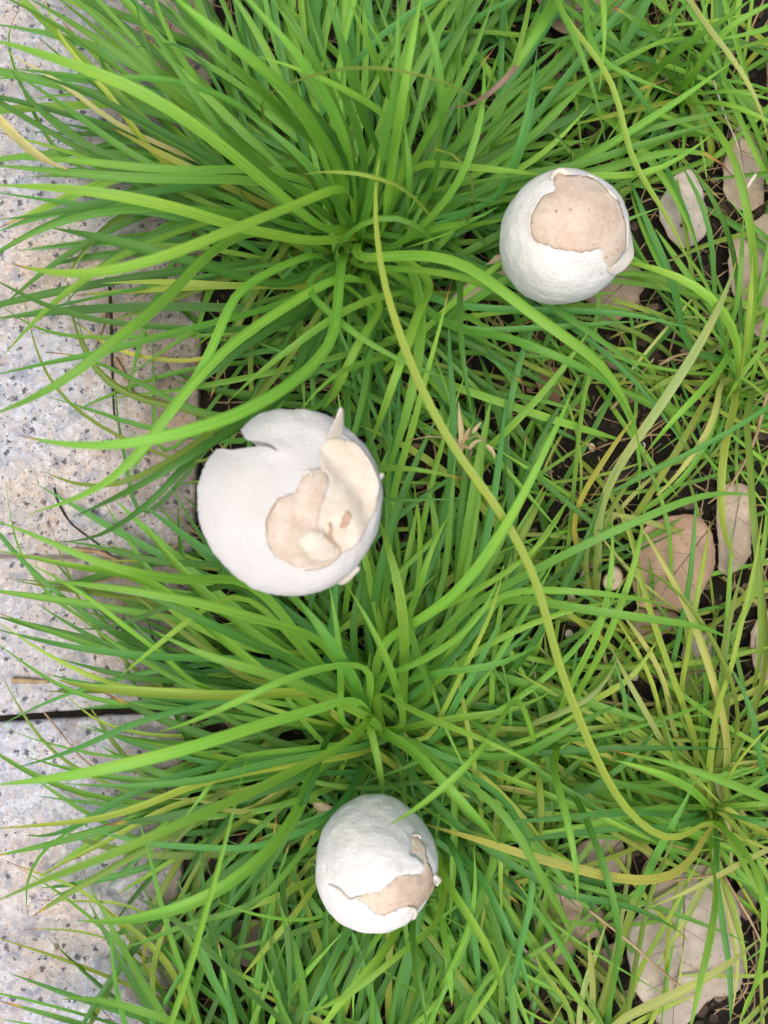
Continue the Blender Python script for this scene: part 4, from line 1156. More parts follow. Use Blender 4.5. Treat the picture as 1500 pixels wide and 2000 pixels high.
L('B','p',[(640,1430),(600,1560),(555,1640),(520,1700),(480,1760)],(.05,.08,.06),5,'d')
L('B','p',[(480,1600),(420,1640),(390,1680),(360,1740),(310,1830)],(.03,.05,.03),4,'v')
# --- lower right
L('G','p',[(1380,1570),(1340,1533),(1283,1507),(1230,1490),(1200,1485)],(.03,.07,.07),6,'b')
L('S','p',[(1560,1590),(1500,1560),(1433,1533),(1367,1507),(1300,1487),(1210,1470),(1180,1463)],(.08,.10,.08),6.5,'b',.5)
L('G','p',[(1370,1597),(1300,1588),(1233,1585),(1133,1593),(1017,1603),(960,1607)],(.03,.06,.06),6,'u')
L('G','p',[(1370,1600),(1300,1620),(1233,1613),(1150,1625),(1050,1635),(990,1650)],(.03,.05,.05),5,'u')
L('J','p',[(1185,1990),(1200,1900),(1233,1783),(1283,1667),(1327,1590),(1360,1520)],(.02,.05,.07),5.5,'g')
L('J','p',[(1165,2010),(1200,1883),(1233,1783),(1253,1717),(1290,1640)],(.02,.045,.05),5.5,'v')
L('J','p',[(1225,1990),(1230,1933),(1250,1833),(1267,1750),(1293,1683),(1330,1610)],(.02,.05,.06),5,'v')
L('J','p',[(1230,1960),(1240,1910),(1283,1833),(1317,1773),(1353,1700),(1373,1667)],(.015,.04,.05),5,'y')
L('J','p',[(1150,2020),(1160,1950),(1157,1900),(1148,1820)],(.02,.03,.04),5,'p')
L('J','p',[(1130,2020),(1140,1930),(1170,1850),(1185,1800)],(.02,.03,.04),4.5,'p')
L('J','p',[(1120,2020),(1110,1960),(1060,1900),(1040,1850)],(.02,.03,.04),4,'y')
L('S','p',[(1540,1640),(1485,1665),(1387,1717),(1333,1747),(1267,1773)],(.03,.05,.045),5,'p')
L('J','p',[(1190,2005),(1300,1950),(1383,1910),(1440,1870),(1485,1832)],(.05,.07,.06),7.5,'p')
L('G','p',[(1383,1643),(1397,1717),(1393,1800),(1367,1917),(1350,2000),(1343,2030)],(.04,.09,.09),6,'b')
L('G','p',[(1395,1690),(1400,1727),(1413,1817),(1427,1900),(1427,2000)],(.04,.05,.05),4.5,'u')
L('G','p',[(1395,1700),(1425,1800),(1440,1880),(1430,1980)],(.02,.03,.02),4,'p')
L('G','p',[(1390,1600),(1450,1650),(1483,1707),(1493,1767),(1490,1867),(1460,1967),(1443,2000)],(.04,.08,.06),5,'b')
L('G','p',[(1400,1580),(1433,1593),(1500,1610),(1540,1625)],(.03,.05,.05),5,'u')
L('G','p',[(1400,1590),(1440,1660),(1480,1740),(1520,1800)],(.03,.05,.05),4.5,'b')
L('B','p',[(900,1620),(1090,1743),(1150,1757),(1207,1763),(1267,1783),(1333,1823)],(.06,.08,.06),5,'u')
L('N','p',[(1130,1560),(1150,1620),(1167,1650),(1183,1700),(1200,1767),(1210,1817),(1207,1867),(1187,1933)],(.05,.08,.05),5,'g')
L('N','p',[(1077,1500),(1100,1567),(1117,1640),(1127,1700),(1128,1763)],(.07,.09,.08),5.5,'b')
L('N','p',[(1050,1500),(1057,1567),(1057,1640)],(.04,.05,.04),5,'y')
L('B','p',[(990,1560),(1045,1700),(1033,1767),(1020,1833),(1000,1917),(990,1960)],(.05,.07,.05),5,'u')
L('G','p',[(1410,1570),(1460,1540),(1520,1500)],(.03,.06,.06),5,'b')
L('G','p',[(1410,1560),(1430,1500),(1480,1440),(1520,1400)],(.03,.06,.06),5,'y')
L('G','p',[(1400,1575),(1470,1570),(1540,1570)],(.03,.05,.05),4.5,'b')
L('G','p',[(1350,1560),(1320,1480),(1300,1420),(1290,1380)],(.02,.04,.04),4,'g')
L('G','p',[(1330,1560),(1250,1540),(1180,1520),(1130,1500)],(.03,.04,.04),4.5,'g')
L('S','p',[(1560,1850),(1490,1900),(1450,1960),(1440,2030)],(.03,.05,.05),4.5,'b')

def hgt(h, t):
    # through h0 at 0, h1 at 0.5, h2 at 1
    a, b, c = h
    return a*2*(t-.5)*(t-1)-b*4*t*(t-1)+c*2*t*(t-.5)

for tk, pts, h, w, c, tip, kw in LEAVES:
    e = TUFTS[tk]
    n = len(pts)
    dl = [0.0]
    for (x0, y0), (x1, y1) in zip(pts, pts[1:]): dl.append(dl[-1]+math.hypot(x1-x0, y1-y0))
    W = []
    for (x, y), d in zip(pts, dl):
        z = hgt(h, d/dl[-1]); p = at(x, y, z)
        s0 = surf_z(p.x, p.y)+0.003
        if p.z < s0: p = at(x, y, s0)
        W.append(p)
    base = e.location+Vector((rg.gauss(0, .006), rg.gauss(0, .006), 0))
    base.z = soil_z(base.x, base.y)-0.002
    if (W[0]-base).length > 0.02:
        q = base.lerp(W[0], 0.45); q.z = max(q.z, W[0].z*0.62); W = [base, q]+W
    else: W = [base]+W
    ln = sum((b-a).length for a, b in zip(W, W[1:]))
    me, C = leaf_mesh(W, w*(0.60 if w >= 6.3 else 0.56)/1000.0, max(14, min(44, int(ln/0.0085))), rg.uniform(-.35, .35), rg.uniform(-.5, .5), rg.uniform(.10, .36), rg.uniform(.20, .36), origin=e.location, blunt=kw.get('blunt', 0))
    leaf_obj(me, e, c, tip)
    NLEAF[0] += 1

# fill: leaves that grow from the same tufts by an arching rule
def clear(C, strict=True):
    for p in C:
        d = CAM_H-p.z
        x, y = 750+p.x*FPX/d, 1000-p.y*FPX/d
        for (cx, cy, cz, R, Hc) in CAPS:
            dc = CAM_H-cz; px, py = 750+cx*FPX/dc, 1000-cy*FPX/dc
            if p.z > cz-0.012 and math.hypot(x-px, y-py) < R*FPX/dc*1.04: return False
    return True

# places where the grass stays thin: dead leaves and bare soil between the tufts
OPEN = [(1317,1110,75),(1430,1050,55),(1350,1830,115),(1130,1790,65),(1170,1660,55),(1290,420,50),(1440,340,60),(1480,540,55),(1490,1250,45),(1210,860,75),(1165,1240,55),(1250,1330,45),(1330,1310,45),(1060,30,60),(1410,1330,30),(1192,1132,30),(1192,1132,28),(1150,1140,24)]
def fill(tk, n, az, spread, ln, e0, cols, w=(4.2, 6.0), spot=0.012, e1=(-35, 5), zcap=0.12, tipp=0.25, pos=None):
    e = TUFTS[tk]; made = 0; tries = 0
    n = max(3, int(n*(0.60 if tk in ('E','F','G','J','M','N','R','S','X2','X3','X4','X5','X6') else 0.70)))
    while made < n and tries < n*6:
        tries += 1
        a = math.radians(rg.gauss(az, spread)); le = rg.uniform(*ln)/1000.0
        b = e.location+Vector((rg.gauss(0, spot), rg.gauss(0, spot), 0))
        if b.x < kerb_edge_x(b.y)+0.006: continue
        b.z = soil_z(b.x, b.y)-0.002
        s0 = math.radians(rg.uniform(*e0)); s1 = math.radians(rg.uniform(*e1))
        bend = math.radians(rg.gauss(0, 32)); p = b.copy(); P = [p.copy()]
        m = 9
        for i in range(m):
            t = (i+.5)/m
            el = lerp(s0, s1, t**0.85); aa = a+bend*t
            p = p+Vector((math.cos(aa)*math.cos(el), math.sin(aa)*math.cos(el), math.sin(el)))*(le/m)
            p.z = min(p.z, zcap*rg.uniform(.97, 1.0))
            p.z = max(p.z, surf_z(p.x, p.y)+0.0035+0.002*rg.random())
            P.append(p.copy())
        if not clear(P): continue
        hits = 0
        for p in P:
            d = CAM_H-p.z; x, y = 750+p.x*FPX/d, 1000-p.y*FPX/d
            if any((x-sx)**2+(y-sy)**2 < sr*sr for sx, sy, sr in OPEN): hits += 1
        if hits > 1 and rg.random() < 0.80: continue
        if any((750+p.x*FPX/(CAM_H-p.z)-1192)**2+(1000-p.y*FPX/(CAM_H-p.z)-1132)**2 < 30**2 for p in P): continue
        me, C = leaf_mesh(P, rg.uniform(*w)/1000.0, 14, rg.uniform(-.5, .5), rg.uniform(-.7, .7), rg.uniform(.10, .40), rg.uniform(.20, .42), origin=e.location)
        leaf_obj(me, e, rg.choice(cols), rg.uniform(.15, .6) if rg.random() < tipp else 0.0)
        made += 1; NLEAF[1] += 1

# azimuth: 0 = right of the picture, 90 = up the kerb, 180 = towards the kerb
W1 = (2.2, 3.8); W2 = (1.6, 3.1); W3 = (1.1, 2.6)
fill('A', 64, 165, 26, (110, 210), (30, 65), 'ggddubb', W1, .018, (-30, 0), .085)
fill('A', 44, 95, 26, (120, 210), (35, 72), 'ggbdbu', W1, .020, (-20, 10), .10)
fill('A', 36, 30, 34, (90, 180), (30, 65), 'gbdugb', W1, .020, (-25, 5), .07)
fill('A', 34, -60, 32, (80, 160), (30, 60), 'gbdugb', W1, .018, (-35, 0), .065)
fill('A', 14, 150, 80, (40, 90), (10, 40), 'oYsv', W2, .022, (-30, 0), .03)
fill('A2', 46, 145, 30, (90, 190), (30, 65), 'ggddubb', W1, .022, (-30, 5), .085)
fill('A2', 34, 95, 30, (90, 180), (35, 70), 'ggbdbu', W1, .022, (-25, 8), .09)
fill('A2', 20, 215, 25, (70, 130), (25, 55), 'gdvb', W1, .016, (-30, 0), .06)
fill('A3', 50, 60, 50, (80, 180), (25, 65), 'ggbdub', W1, .024, (-25, 5), .07)
fill('A3', 26, -30, 40, (70, 150), (20, 60), 'gbbdu', W1, .020, (-30, 5), .06)
fill('A4', 40, -60, 55, (70, 150), (25, 60), 'gbbdug', W1, .020, (-30, 5), .06)
fill('A4', 30, 80, 55, (70, 150), (25, 65), 'gbbdug', W1, .020, (-30, 5), .07)
fill('A4', 16, 195, 22, (60, 110), (20, 55), 'gdb', W1, .014, (-30, 0), .05)
fill('B', 44, 175, 24, (90, 180), (30, 65), 'ggddubb', W1, .018, (-30, 0), .08)
fill('B', 18, 212, 16, (90, 150), (30, 60), 'ggduy', W1, .016, (-35, 0), .07)
fill('B', 60, 75, 38, (90, 170), (30, 70), 'ggbdub', W1, .020, (-30, 5), .075)
fill('B', 36, 10, 32, (80, 160), (25, 60), 'gbduyb', W1, .020, (-30, 0), .06)
fill('B', 34, -50, 32, (80, 160), (25, 60), 'gbdub', W1, .020, (-30, 0), .06)
fill('B', 12, 150, 80, (40, 90), (10, 40), 'oYsv', W2, .022, (-30, 0), .03)
fill('B2', 44, 160, 30, (70, 150), (25, 60), 'ggdubv', W1, .018, (-30, 0), .07)
fill('B2', 30, 70, 45, (60, 130), (25, 65), 'ggbdu', W1, .018, (-30, 5), .07)
fill('B3', 60, 60, 70, (70, 150), (25, 65), 'ggbdyb', W1, .024, (-30, 5), .065)
fill('B3', 34, -40, 45, (70, 150), (25, 60), 'ggbyub', W1, .022, (-30, 5), .06)
fill('B4', 44, 190, 30, (70, 140), (25, 60), 'ggdubv', W1, .018, (-30, 0), .065)
fill('B4', 34, -80, 45, (60, 130), (25, 60), 'ggdub', W1, .020, (-30, 0), .055)
fill('D', 70, -95, 40, (80, 160), (30, 60), 'ggubdyb', W1, .020, (-30, 0), .055)
fill('D', 26, 185, 38, (60, 120), (25, 55), 'ggduy', W1, .016, (-30, 0), .05)
fill('D', 34, -20, 34, (70, 150), (25, 55), 'ggubyb', W1, .018, (-30, 0), .05)
fill('W', 60, 85, 50, (60, 140), (30, 65), 'ggbuyb', W1, .030, (-20, 10), .06)
fill('Q', 48, 90, 34, (70, 140), (30, 65), 'ggdubb', W1, .020, (-20, 10), .06)
fill('C', 24, 110, 26, (70, 150), (30, 60), 'gguvyd', W1, .014, (-25, 5), .05)
fill('X1', 60, 20, 110, (60, 130), (20, 60), 'ggbuyb', W2, .026, (-25, 5), .055)
fill('X2', 26, 90, 120, (40, 100), (15, 55), 'gbyvp', W3, .020, (-25, 5), .04)
fill('X3', 56, 90, 100, (50, 120), (15, 60), 'yybpgv', W2, .026, (-25, 5), .05)
fill('X4', 50, 120, 110, (50, 120), (15, 60), 'bbygb', W2, .024, (-25, 5), .055)
fill('X5', 40, -20, 80, (50, 120), (15, 55), 'gbbyu', W2, .022, (-25, 5), .045)
fill('X6', 50, 100, 100, (50, 120), (15, 60), 'yypbgo', W2, .026, (-25, 5), .05)
fill('X7', 54, 70, 90, (60, 130), (20, 60), 'ggbuyb', W2, .026, (-25, 5), .055)
fill('X8', 60, 80, 100, (60, 140), (20, 60), 'ggbubd', W1, .026, (-25, 5), .06)
fill('E', 60, 90, 120, (50, 120), (20, 60), 'gbbyub', W2, .024, (-25, 5), .055)
fill('E', 30, 190, 45, (60, 130), (20, 55), 'gbbyu', W2, .022, (-25, 5), .05)
fill('F', 64, 0, 60, (40, 100), (15, 60), 'bbgyb', W3, .012, (-25, 5), .05)
fill('F', 44, 185, 75, (40, 110), (15, 55), 'bgyvb', W3, .014, (-30, 0), .045)
fill('F', 24, 95, 45, (60, 130), (25, 60), 'bgyvb', W2, .014, (-30, 0), .055)
fill('G', 50, 115, 45, (60, 140), (20, 60), 'yygpbv', W2, .020, (-25, 5), .05)
fill('G', 46, 0, 50, (50, 110), (20, 60), 'bbgyb', W2, .014, (-25, 5), .055)
fill('G', 34, 185, 32, (60, 140), (15, 50), 'ggyyb', W2, .018, (-25, 5), .045)
fill('G', 14, -80, 40, (40, 100), (15, 50), 'ygbp', W2, .016, (-25, 5), .045)
fill('J', 46, 100, 36, (50, 120), (15, 55), 'yyvpgb', W2, .026, (-25, 10), .045)
fill('M', 20, 80, 90, (40, 100), (15, 50), 'vygpb', W3, .018, (-25, 5), .035)
fill('N', 40, 100, 60, (50, 120), (20, 55), 'gbyvb', W2, .022, (-25, 5), .05)
fill('N', 44, -70, 55, (50, 120), (20, 55), 'ggbuyb', W2, .024, (-25, 5), .05)
fill('T', 60, -90, 50, (70, 140), (20, 60), 'gbbyb', W2, .040, (-25, 5), .06)
fill('R', 46, 180, 50, (50, 120), (15, 55), 'gbyvyb', W3, .040, (-25, 5), .05)
fill('S', 50, 180, 55, (50, 130), (15, 55), 'gbyvyp', W3, .050, (-25, 5), .05)
print('leaves', NLEAF)

# one loose blade lies over the leaves at the kerb
lb = [at(-25, 205, .098), at(0, 236, .100), at(60, 295, .102), at(105, 322, .104), at(132, 331, .104)]
me, C = leaf_mesh(lb, 0.0034, 16, .1, .5, .2, .35, base=.8, origin=lb[0], blunt=.3)
o = link('fallen_straw', me, None, M_GRASS); o.location = lb[0]; o.color = (*COL['o'], 1)
tag(o, 'loose pale straw-yellow blade lying across green leaves above the granite', 'straw')

# ------------------------------------------------------------------ dead leaves
def dry_leaf(tile, poly, color, label, h=0.008, curl=0.004, rib=None, seed=1, tilt=(0, 0), veins=0):
    P = tp(tile, poly)
    W = [at(x, y, h) for x, y in P]
    cx = sum(p.x for p in W)/len(W); cy = sum(p.y for p in W)/len(W)
    poly2 = [(p.x-cx, p.y-cy) for p in W]
    vs, fs, loop = triangulate(poly2, 0.0024, 0, 0.00030, seed)
    R = max(math.hypot(x, y) for x, y in loop)
    def z(x, y):
        r = math.hypot(x, y)/R
        zz = h+2.2*curl*(r**3)*(0.6+0.9*noise.noise((x*30, y*30, seed*3.1)))+0.0030*noise.noise((x*55, y*55, seed*1.7))+0.0008*noise.noise((x*190, y*190, seed*2.7))+x*tilt[0]+y*tilt[1]
        return max(zz, soil_z(x+cx, y+cy)+0.0012 if x+cx > kerb_edge_x(y+cy) else KERB_Z+.001)
    V = [Vector((x, y, z(x, y))) for x, y in vs]
    me = mesh('dry_leaf', V, fs)
    bm = bmesh.new(); bm.from_mesh(me)
    bmesh.ops.recalc_face_normals(bm, faces=bm.faces[:])
    if sum(f.normal.z for f in bm.faces) < 0: bmesh.ops.reverse_faces(bm, faces=bm.faces[:])
    bm.to_mesh(me); bm.free()
    me.polygons.foreach_set('use_smooth', [True]*len(me.polygons))
    o = link('dry_leaf', me, None, M_DRY)
    so = o.modifiers.new('thickness', 'SOLIDIFY'); so.thickness = 0.0004; so.offset = -1
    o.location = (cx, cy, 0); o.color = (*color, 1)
    tag(o, label, 'dead leaf')
    if rib:
        Q = [at(x, y, h) for x, y in tp(tile, rib)]
        Q = catmull([Vector((p.x-cx, p.y-cy, 0)) for p in Q], 20)
        for q in Q: q.z = z(q.x, q.y)+0.0001
        V, F = tube(Q, [0.00042*(1-0.6*i/20) for i in range(21)], 6)
        link('midrib', mesh('midrib', V, F), o, M_VEIN)
        d = (Q[-1]-Q[0]).normalized(); sd_ = Vector((-d.y, d.x, 0))
        for k in range(veins):
            i = 2+int(16*k/max(1, veins)); s = 1 if k % 2 else -1
            pts = []
            for j in range(7):
                p = Q[i]+(sd_*s*0.85+d*0.45)*(0.0028*j)
                if not inside(loop, p.x, p.y): break
                pts.append(Vector((p.x, p.y, z(p.x, p.y)+0.00005)))
            if len(pts) > 2:
                V, F = tube(pts, [0.00014*(1-0.08*q) for q in range(len(pts))], 5)
                link('vein', mesh('vein', V, F), o, M_VEIN)
    return o

GREY = (0.385, 0.345, 0.295); TAN = (0.40, 0.275, 0.185); GTAN = (0.37, 0.31, 0.235)
dry_leaf('i', [(770,90),(870,40),(1000,10),(1090,20),(1160,100),(1200,230),(1180,330),(1130,430),(1090,510),(1000,560),(930,570),(860,545),(790,560),(720,540),(700,430),(690,300),(720,200)], TAN,
         'pinkish-tan dead leaf lying on soil behind crossing lime blades', .010, .003, [(1150,110),(1000,300),(850,520)], 3, veins=6)
dry_leaf('i', [(1190,-110),(1290,-170),(1390,-120),(1410,60),(1400,240),(1330,330),(1250,370),(1200,340),(1210,200)], GTAN,
         'greyish-tan dead leaf tucked against the pinkish-tan one', .007, .003, [(1330,-120),(1300,120),(1250,350)], 4, veins=4)
dry_leaf('i', [(1390,700),(1450,580),(1560,540),(1700,650),(1700,880),(1560,990),(1470,980),(1400,900)], GTAN, 'greyish-tan oval dead leaf behind one olive drooping blade of the fan-shaped tuft', .008, .003, None, 5)
dry_leaf('i', [(700,575),(850,575),(960,585),(950,660),(880,720),(800,760),(700,700)], (0.36,0.26,0.19), 'small brown torn dead leaf beside the pinkish-tan leaf, next to green moss', .005, .003, None, 6)
dry_leaf('i', [(1000,780),(1080,700),(1200,760),(1190,900),(1160,1000),(1080,1030),(1010,1000)], GREY, 'grey dead leaf half hidden behind yellow-green stems of the long-leaved tuft', .004, .002, None, 7)
dry_leaf('l', [(870,640),(1000,560),(1150,560),(1240,640),(1310,780),(1350,950),(1360,1180),(1290,1300),(1180,1330),(1080,1420),(1000,1500),(890,1510),(780,1380),(700,1260),(680,1050),(720,900),(800,780)], GREY,
         'largest grey dead leaf with a dark midrib lying flat', .009, .002, [(1010,560),(1010,760),(1000,1050),(960,1280),(930,1500)], 8, veins=8)
dry_leaf('l', [(370,480),(430,420),(500,395),(590,390),(660,450),(665,540),(600,640),(480,690),(380,640)], (0.33,0.27,0.22), 'brown-grey dead leaf under the yellow leaf that reaches the bulging-skinned mushroom', .007, .003, [(650,420),(540,520),(400,600)], 9, veins=4)
dry_leaf('l', [(230,640),(400,730),(520,820),(520,950),(390,1040),(280,1120),(180,1050),(125,900),(170,760)], (0.37,0.29,0.225), 'brown dead leaf beside the striped sheaf, with a dark reddish stalk', .008, .003, [(260,660),(300,880),(260,1100)], 10, veins=4)
dry_leaf('l', [(480,1120),(600,1020),(640,1150),(560,1230),(500,1200)], (0.26,0.19,0.145), 'small dark brown dead leaf between straight stems of the striped sheaf', .004, .002, None, 11)
dry_leaf('c', [(1230,980),(1270,850),(1310,760),(1370,770),(1450,900),(1475,1020),(1450,1200),(1330,1255),(1240,1150)], GTAN, 'grey-tan dead leaf behind a bleached stalk near the fan-shaped tuft', .006, .003, [(1310,780),(1350,1000),(1380,1220)], 12, veins=4)
dry_leaf('c', [(850,1230),(900,1120),(960,1030),(1050,1030),(1120,1150),(1150,1330),(1090,1420),(1010,1460),(920,1400)], (0.45,0.41,0.36), 'grey scalloped dead leaf with a black hooked twig on it', .006, .002, None, 13)
dry_leaf('p', [(1425,480),(1460,440),(1520,420),(1570,500),(1540,610),(1480,660),(1430,570)], GTAN, 'grey-tan dead leaf behind several green blades rising from the fan-shaped tuft', .006, .003, [(1530,440),(1450,620)], 14, veins=3)
dry_leaf('c', [(100,-60),(330,-100),(600,-60),(680,60),(640,120),(560,150),(330,200),(200,120)], (0.33,0.235,0.175), 'large brown dead leaf under the blades of the purple-tipped tuft', .006, .003, [(150,-40),(400,60),(660,60)], 15, veins=5)
dry_leaf('c', [(190,480),(300,430),(430,480),(420,560),(300,580)], (0.32,0.23,0.17), 'small brown dead leaf under blades just beyond the crusted egg-shaped mushroom', .004, .002, None, 16)
dry_leaf('f', [(430,250),(520,150),(620,80),(740,70),(765,200),(700,330),(560,400)], (0.33,0.255,0.195), 'brown dead leaf tucked under the crusted egg-shaped mushroom', .006, .002, [(720,100),(480,330)], 17, veins=3)
dry_leaf('p', [(880,585),(920,545),(970,505),(1000,515),(1010,540),(960,570),(912,597),(895,605)], (0.50,0.44,0.28), 'pale khaki dead leaf leaning beside the crusted egg-shaped mushroom on its kerb side', .030, .002, None, 18, tilt=(0.5, 0.2))
dry_leaf('k', [(960,1120),(1010,1040),(1060,1000),(1140,1040),(1150,1080),(1090,1170),(1010,1250),(950,1230)], (0.37,0.32,0.275), 'grey-brown dead leaf under the blade with a white scrape', .006, .002, [(1130,1050),(960,1220)], 19, veins=3)
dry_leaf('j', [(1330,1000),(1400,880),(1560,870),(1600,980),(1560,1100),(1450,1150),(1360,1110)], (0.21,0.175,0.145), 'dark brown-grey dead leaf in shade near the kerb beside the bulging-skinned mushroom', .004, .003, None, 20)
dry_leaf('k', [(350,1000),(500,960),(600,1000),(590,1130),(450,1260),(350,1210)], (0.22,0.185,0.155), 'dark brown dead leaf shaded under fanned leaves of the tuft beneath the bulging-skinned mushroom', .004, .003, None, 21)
dry_leaf('p', [(610,1570),(640,1574),(672,1578),(668,1605),(640,1625),(628,1600)], (0.46,0.39,0.25), 'small khaki dead leaf poking out beside the bulging-skinned mushroom', .030, .001, None, 22, tilt=(0.3, 0.1))
dry_leaf('f', [(140,680),(220,640),(300,680),(290,800),(240,880),(160,800)], (0.25,0.155,0.10), 'crumpled reddish-brown dead leaf in the dark gap beyond the yellow arching blade', .005, .004, None, 23)
dry_leaf('l', [(1300,720),(1380,690),(1450,740),(1430,830),(1400,880),(1330,860)], (0.17,0.125,0.095), 'dark curled dead leaf beside the largest grey one', .004, .004, None, 24)
dry_leaf('f', [(500,560),(560,530),(620,600),(640,680),(580,650)], (0.24,0.19,0.15), 'narrow dark dead leaf in the bare black soil near the pale yellow leaf', .004, .003, None, 25)

# ------------------------------------------------------------------ twigs, stalks, husks
def stalk(name, tile, pts, h, r, mat, label, cat, seg=6, n=18):
    P = tp(tile, pts); W = []
    for i, (x, y) in enumerate(P):
        t = i/max(1, len(P)-1); p = at(x, y, hgt(h, t)); s0 = surf_z(p.x, p.y)+r/1000*0.6
        if p.z < s0: p = at(x, y, s0)
        W.append(p)
    C = catmull(W, n); o0 = C[0].copy()
    rr = random.Random(len(label))
    V, F = tube([c-o0 for c in C], [r/1000.0*rr.uniform(.75, 1.2)*(1-.35*i/n) for i in range(n+1)], seg)
    o = link(name, mesh(name, V, F), None, mat); o.location = o0
    return tag(o, label, cat)
stalk('twig', 'p', [(106,952),(112,978),(135,1018),(160,1040),(190,1062),(215,1085)], (.0128,.0128,.0128), .55, M_TWIG, 'thin curved black twig on the granite kerb', 'twig')
stalk('twig', 'p', [(214,560),(217,640),(219,720),(222,800),(226,822)], (.0128,.0128,.0128), .75, M_TWIG, 'straight black stem lying along the granite kerb', 'twig')
stalk('twig', 'p', [(1338,443),(1330,440),(1345,425),(1344,418)], (.009,.010,.011), .5, M_TWIG, 'short black hooked twig on the grey scalloped dead leaf', 'twig')
stalk('twig', 'i', [(820,960),(950,950),(1100,935),(1260,930)], (.03,.03,.03), .5, M_BROWNTWIG, 'thin brown twig caught level across pale stems', 'twig')
stalk('dead_stalk', 'i', [(105,800),(125,900),(140,1000),(152,1110)], (.015,.018,.015), .75, M_GREYSTRAW, 'short bleached grey stalk standing in dark soil beside the long yellow arching blade', 'stalk')
stalk('dead_stalk', 'l', [(450,830),(700,1030),(950,1250),(1080,1330)], (.05,.055,.05), .7, M_STRAW, 'thin brown dry stalk slanting over the largest grey dead leaf', 'stalk')
stalk('dead_stalk', 'l', [(880,665),(1000,650),(1150,630),(1360,560)], (.03,.035,.03), .7, M_STRAW, 'orange-brown dry stalk lying under the long yellow blade at the largest grey leaf', 'stalk')
stalk('dead_stalk', 'l', [(0,985),(60,1050),(160,1160),(260,1270)], (.02,.025,.02), .8, M_GREYSTRAW, 'bleached white stalk among lime blades next to the brown dead leaf', 'stalk')
stalk('dead_stalk', 'l', [(1240,630),(1330,780),(1400,900),(1460,1020)], (.015,.02,.015), .8, M_STRAW, 'brown stiff stalk between the largest grey dead leaf and the dark curled one', 'stalk')
stalk('dead_stalk', 'l', [(240,1020),(260,1150),(320,1330),(350,1480)], (.01,.012,.01), .6, M_BROWNTWIG, 'dark reddish stalk of the brown dead leaf by the striped sheaf', 'stalk')
stalk('dead_stalk', 'c', [(1180,470),(1250,680),(1320,850),(1365,1070)], (.03,.03,.02), .42, M_GREYSTRAW, 'bleached beige stalk hanging over the grey-tan leaf by the fan-shaped tuft', 'stalk')
stalk('dead_stalk', 'f', [(580,900),(700,760),(800,640),(830,600)], (.01,.012,.01), .7, M_STRAW, 'beige dry stalk on bare black soil pointing at the crusted mushroom', 'stalk')
stalk('dead_stalk', 'f', [(860,640),(950,590),(1030,570)], (.01,.012,.01), .8, M_STRAW, 'short reddish-beige dry stalk beside the pale yellow leaf', 'stalk')
stalk('dead_stalk', 'f', [(1500,800),(1470,900),(1420,1080),(1290,1330),(1150,1450)], (.03,.03,.02), .8, M_STRAW, 'orange dry stalk running down to the greyish-tan leaf', 'stalk')
stalk('dead_stalk', 'p', [(25,1328),(60,1330),(95,1331)], (.0135,.0135,.0135), 1.5, M_STRAW, 'flat frayed straw piece on the granite between tight joint and mossy joint', 'stalk')
stalk('dead_stalk', 'p', [(140,1074),(190,1078),(235,1098)], (.0135,.0135,.0135), 1.3, M_STRAW, 'frayed straw wisp along the tight joint in the granite kerb', 'stalk')
stalk('dead_stalk', 'p', [(85,1390),(110,1420),(150,1470),(195,1510)], (.016,.016,.016), .5, M_STRAW, 'thin straw bridging the mossy joint of the kerb', 'stalk')
stalk('dead_stalk', 'p', [(207,600),(200,640),(185,680)], (.0135,.0135,.0135), .9, M_STRAW, 'short brown straw bit on the granite beside the straight black stem', 'stalk')
stalk('dead_stalk', 'p', [(225,700),(245,735),(265,780)], (.0135,.0135,.0135), 1.0, M_STRAW, 'brown straw curl on the granite at the foot of the straight black stem', 'stalk')
stalk('dead_stalk', 'b', [(930,540),(960,620),(990,720)], (.05,.05,.04), .4, M_TWIG, 'tiny dark withered stalk in a gap near the shrivelled purple-brown leaf tip', 'stalk')
stalk('white_chip', 'c', [(1375,1105),(1395,1070),(1430,1020)], (.028,.03,.03), .95, M_CHIP, 'short white stalk chip caught above the grey-tan dead leaf', 'plant chip', 8, 4)

# a snail shell on the soil: spiral tube
def snail():
    c = at(1195, 1132, 0.010); P = []; R = []
    for i in range(46):
        a = i/45*2.2*2*math.pi; k = 0.18+0.82*(i/45)**1.3
        P.append(Vector((math.cos(a)*0.0042*k, math.sin(a)*0.0042*k, 0.0030*(1-k)))); R.append(0.0029*k)
    V, F = tube(P, R, 10)
    o = link('snail_shell', mesh('snail_shell', V, F), None, M_SHELL); o.location = c-Vector((0, 0, .0025))
    o.rotation_euler = (0.35, 0.2, 0.5)
    tag(o, 'pale cream snail shell on dark mossy soil', 'shell')
snail()
# bits of pale bark
def chip(px, py, s, label, seed):
    rr = random.Random(seed); c = at(px, py, 0.004)
    bm = bmesh.new(); bmesh.ops.create_icosphere(bm, subdivisions=2, radius=1)
    for v in bm.verts:
        v.co = Vector((v.co.x*s*rr.uniform(.8, 1.1), v.co.y*s*.7*rr.uniform(.8, 1.1), v.co.z*s*.35))
    me = bpy.data.meshes.new('bark_chip'); bm.to_mesh(me); bm.free()
    o = link('bark_chip', me, None, M_CHIP); o.location = (c.x, c.y, soil_z(c.x, c.y)+s*.22); o.rotation_euler = (rr.uniform(-.3, .3), rr.uniform(-.3, .3), rr.uniform(0, 3))
    tag(o, label, 'bark chip')
chip(1150, 1135, .0052, 'large pale bark chip beside the snail shell', 1)
chip(1122, 1172, .0030, 'small angular pale chip next to the green moss', 2)
chip(1117, 1243, .0028, 'small round pale chip in the green moss, farther from the snail shell', 3)
chip(1163, 726, .0020, 'tiny white chip on black soil beneath the crusted mushroom', 4)
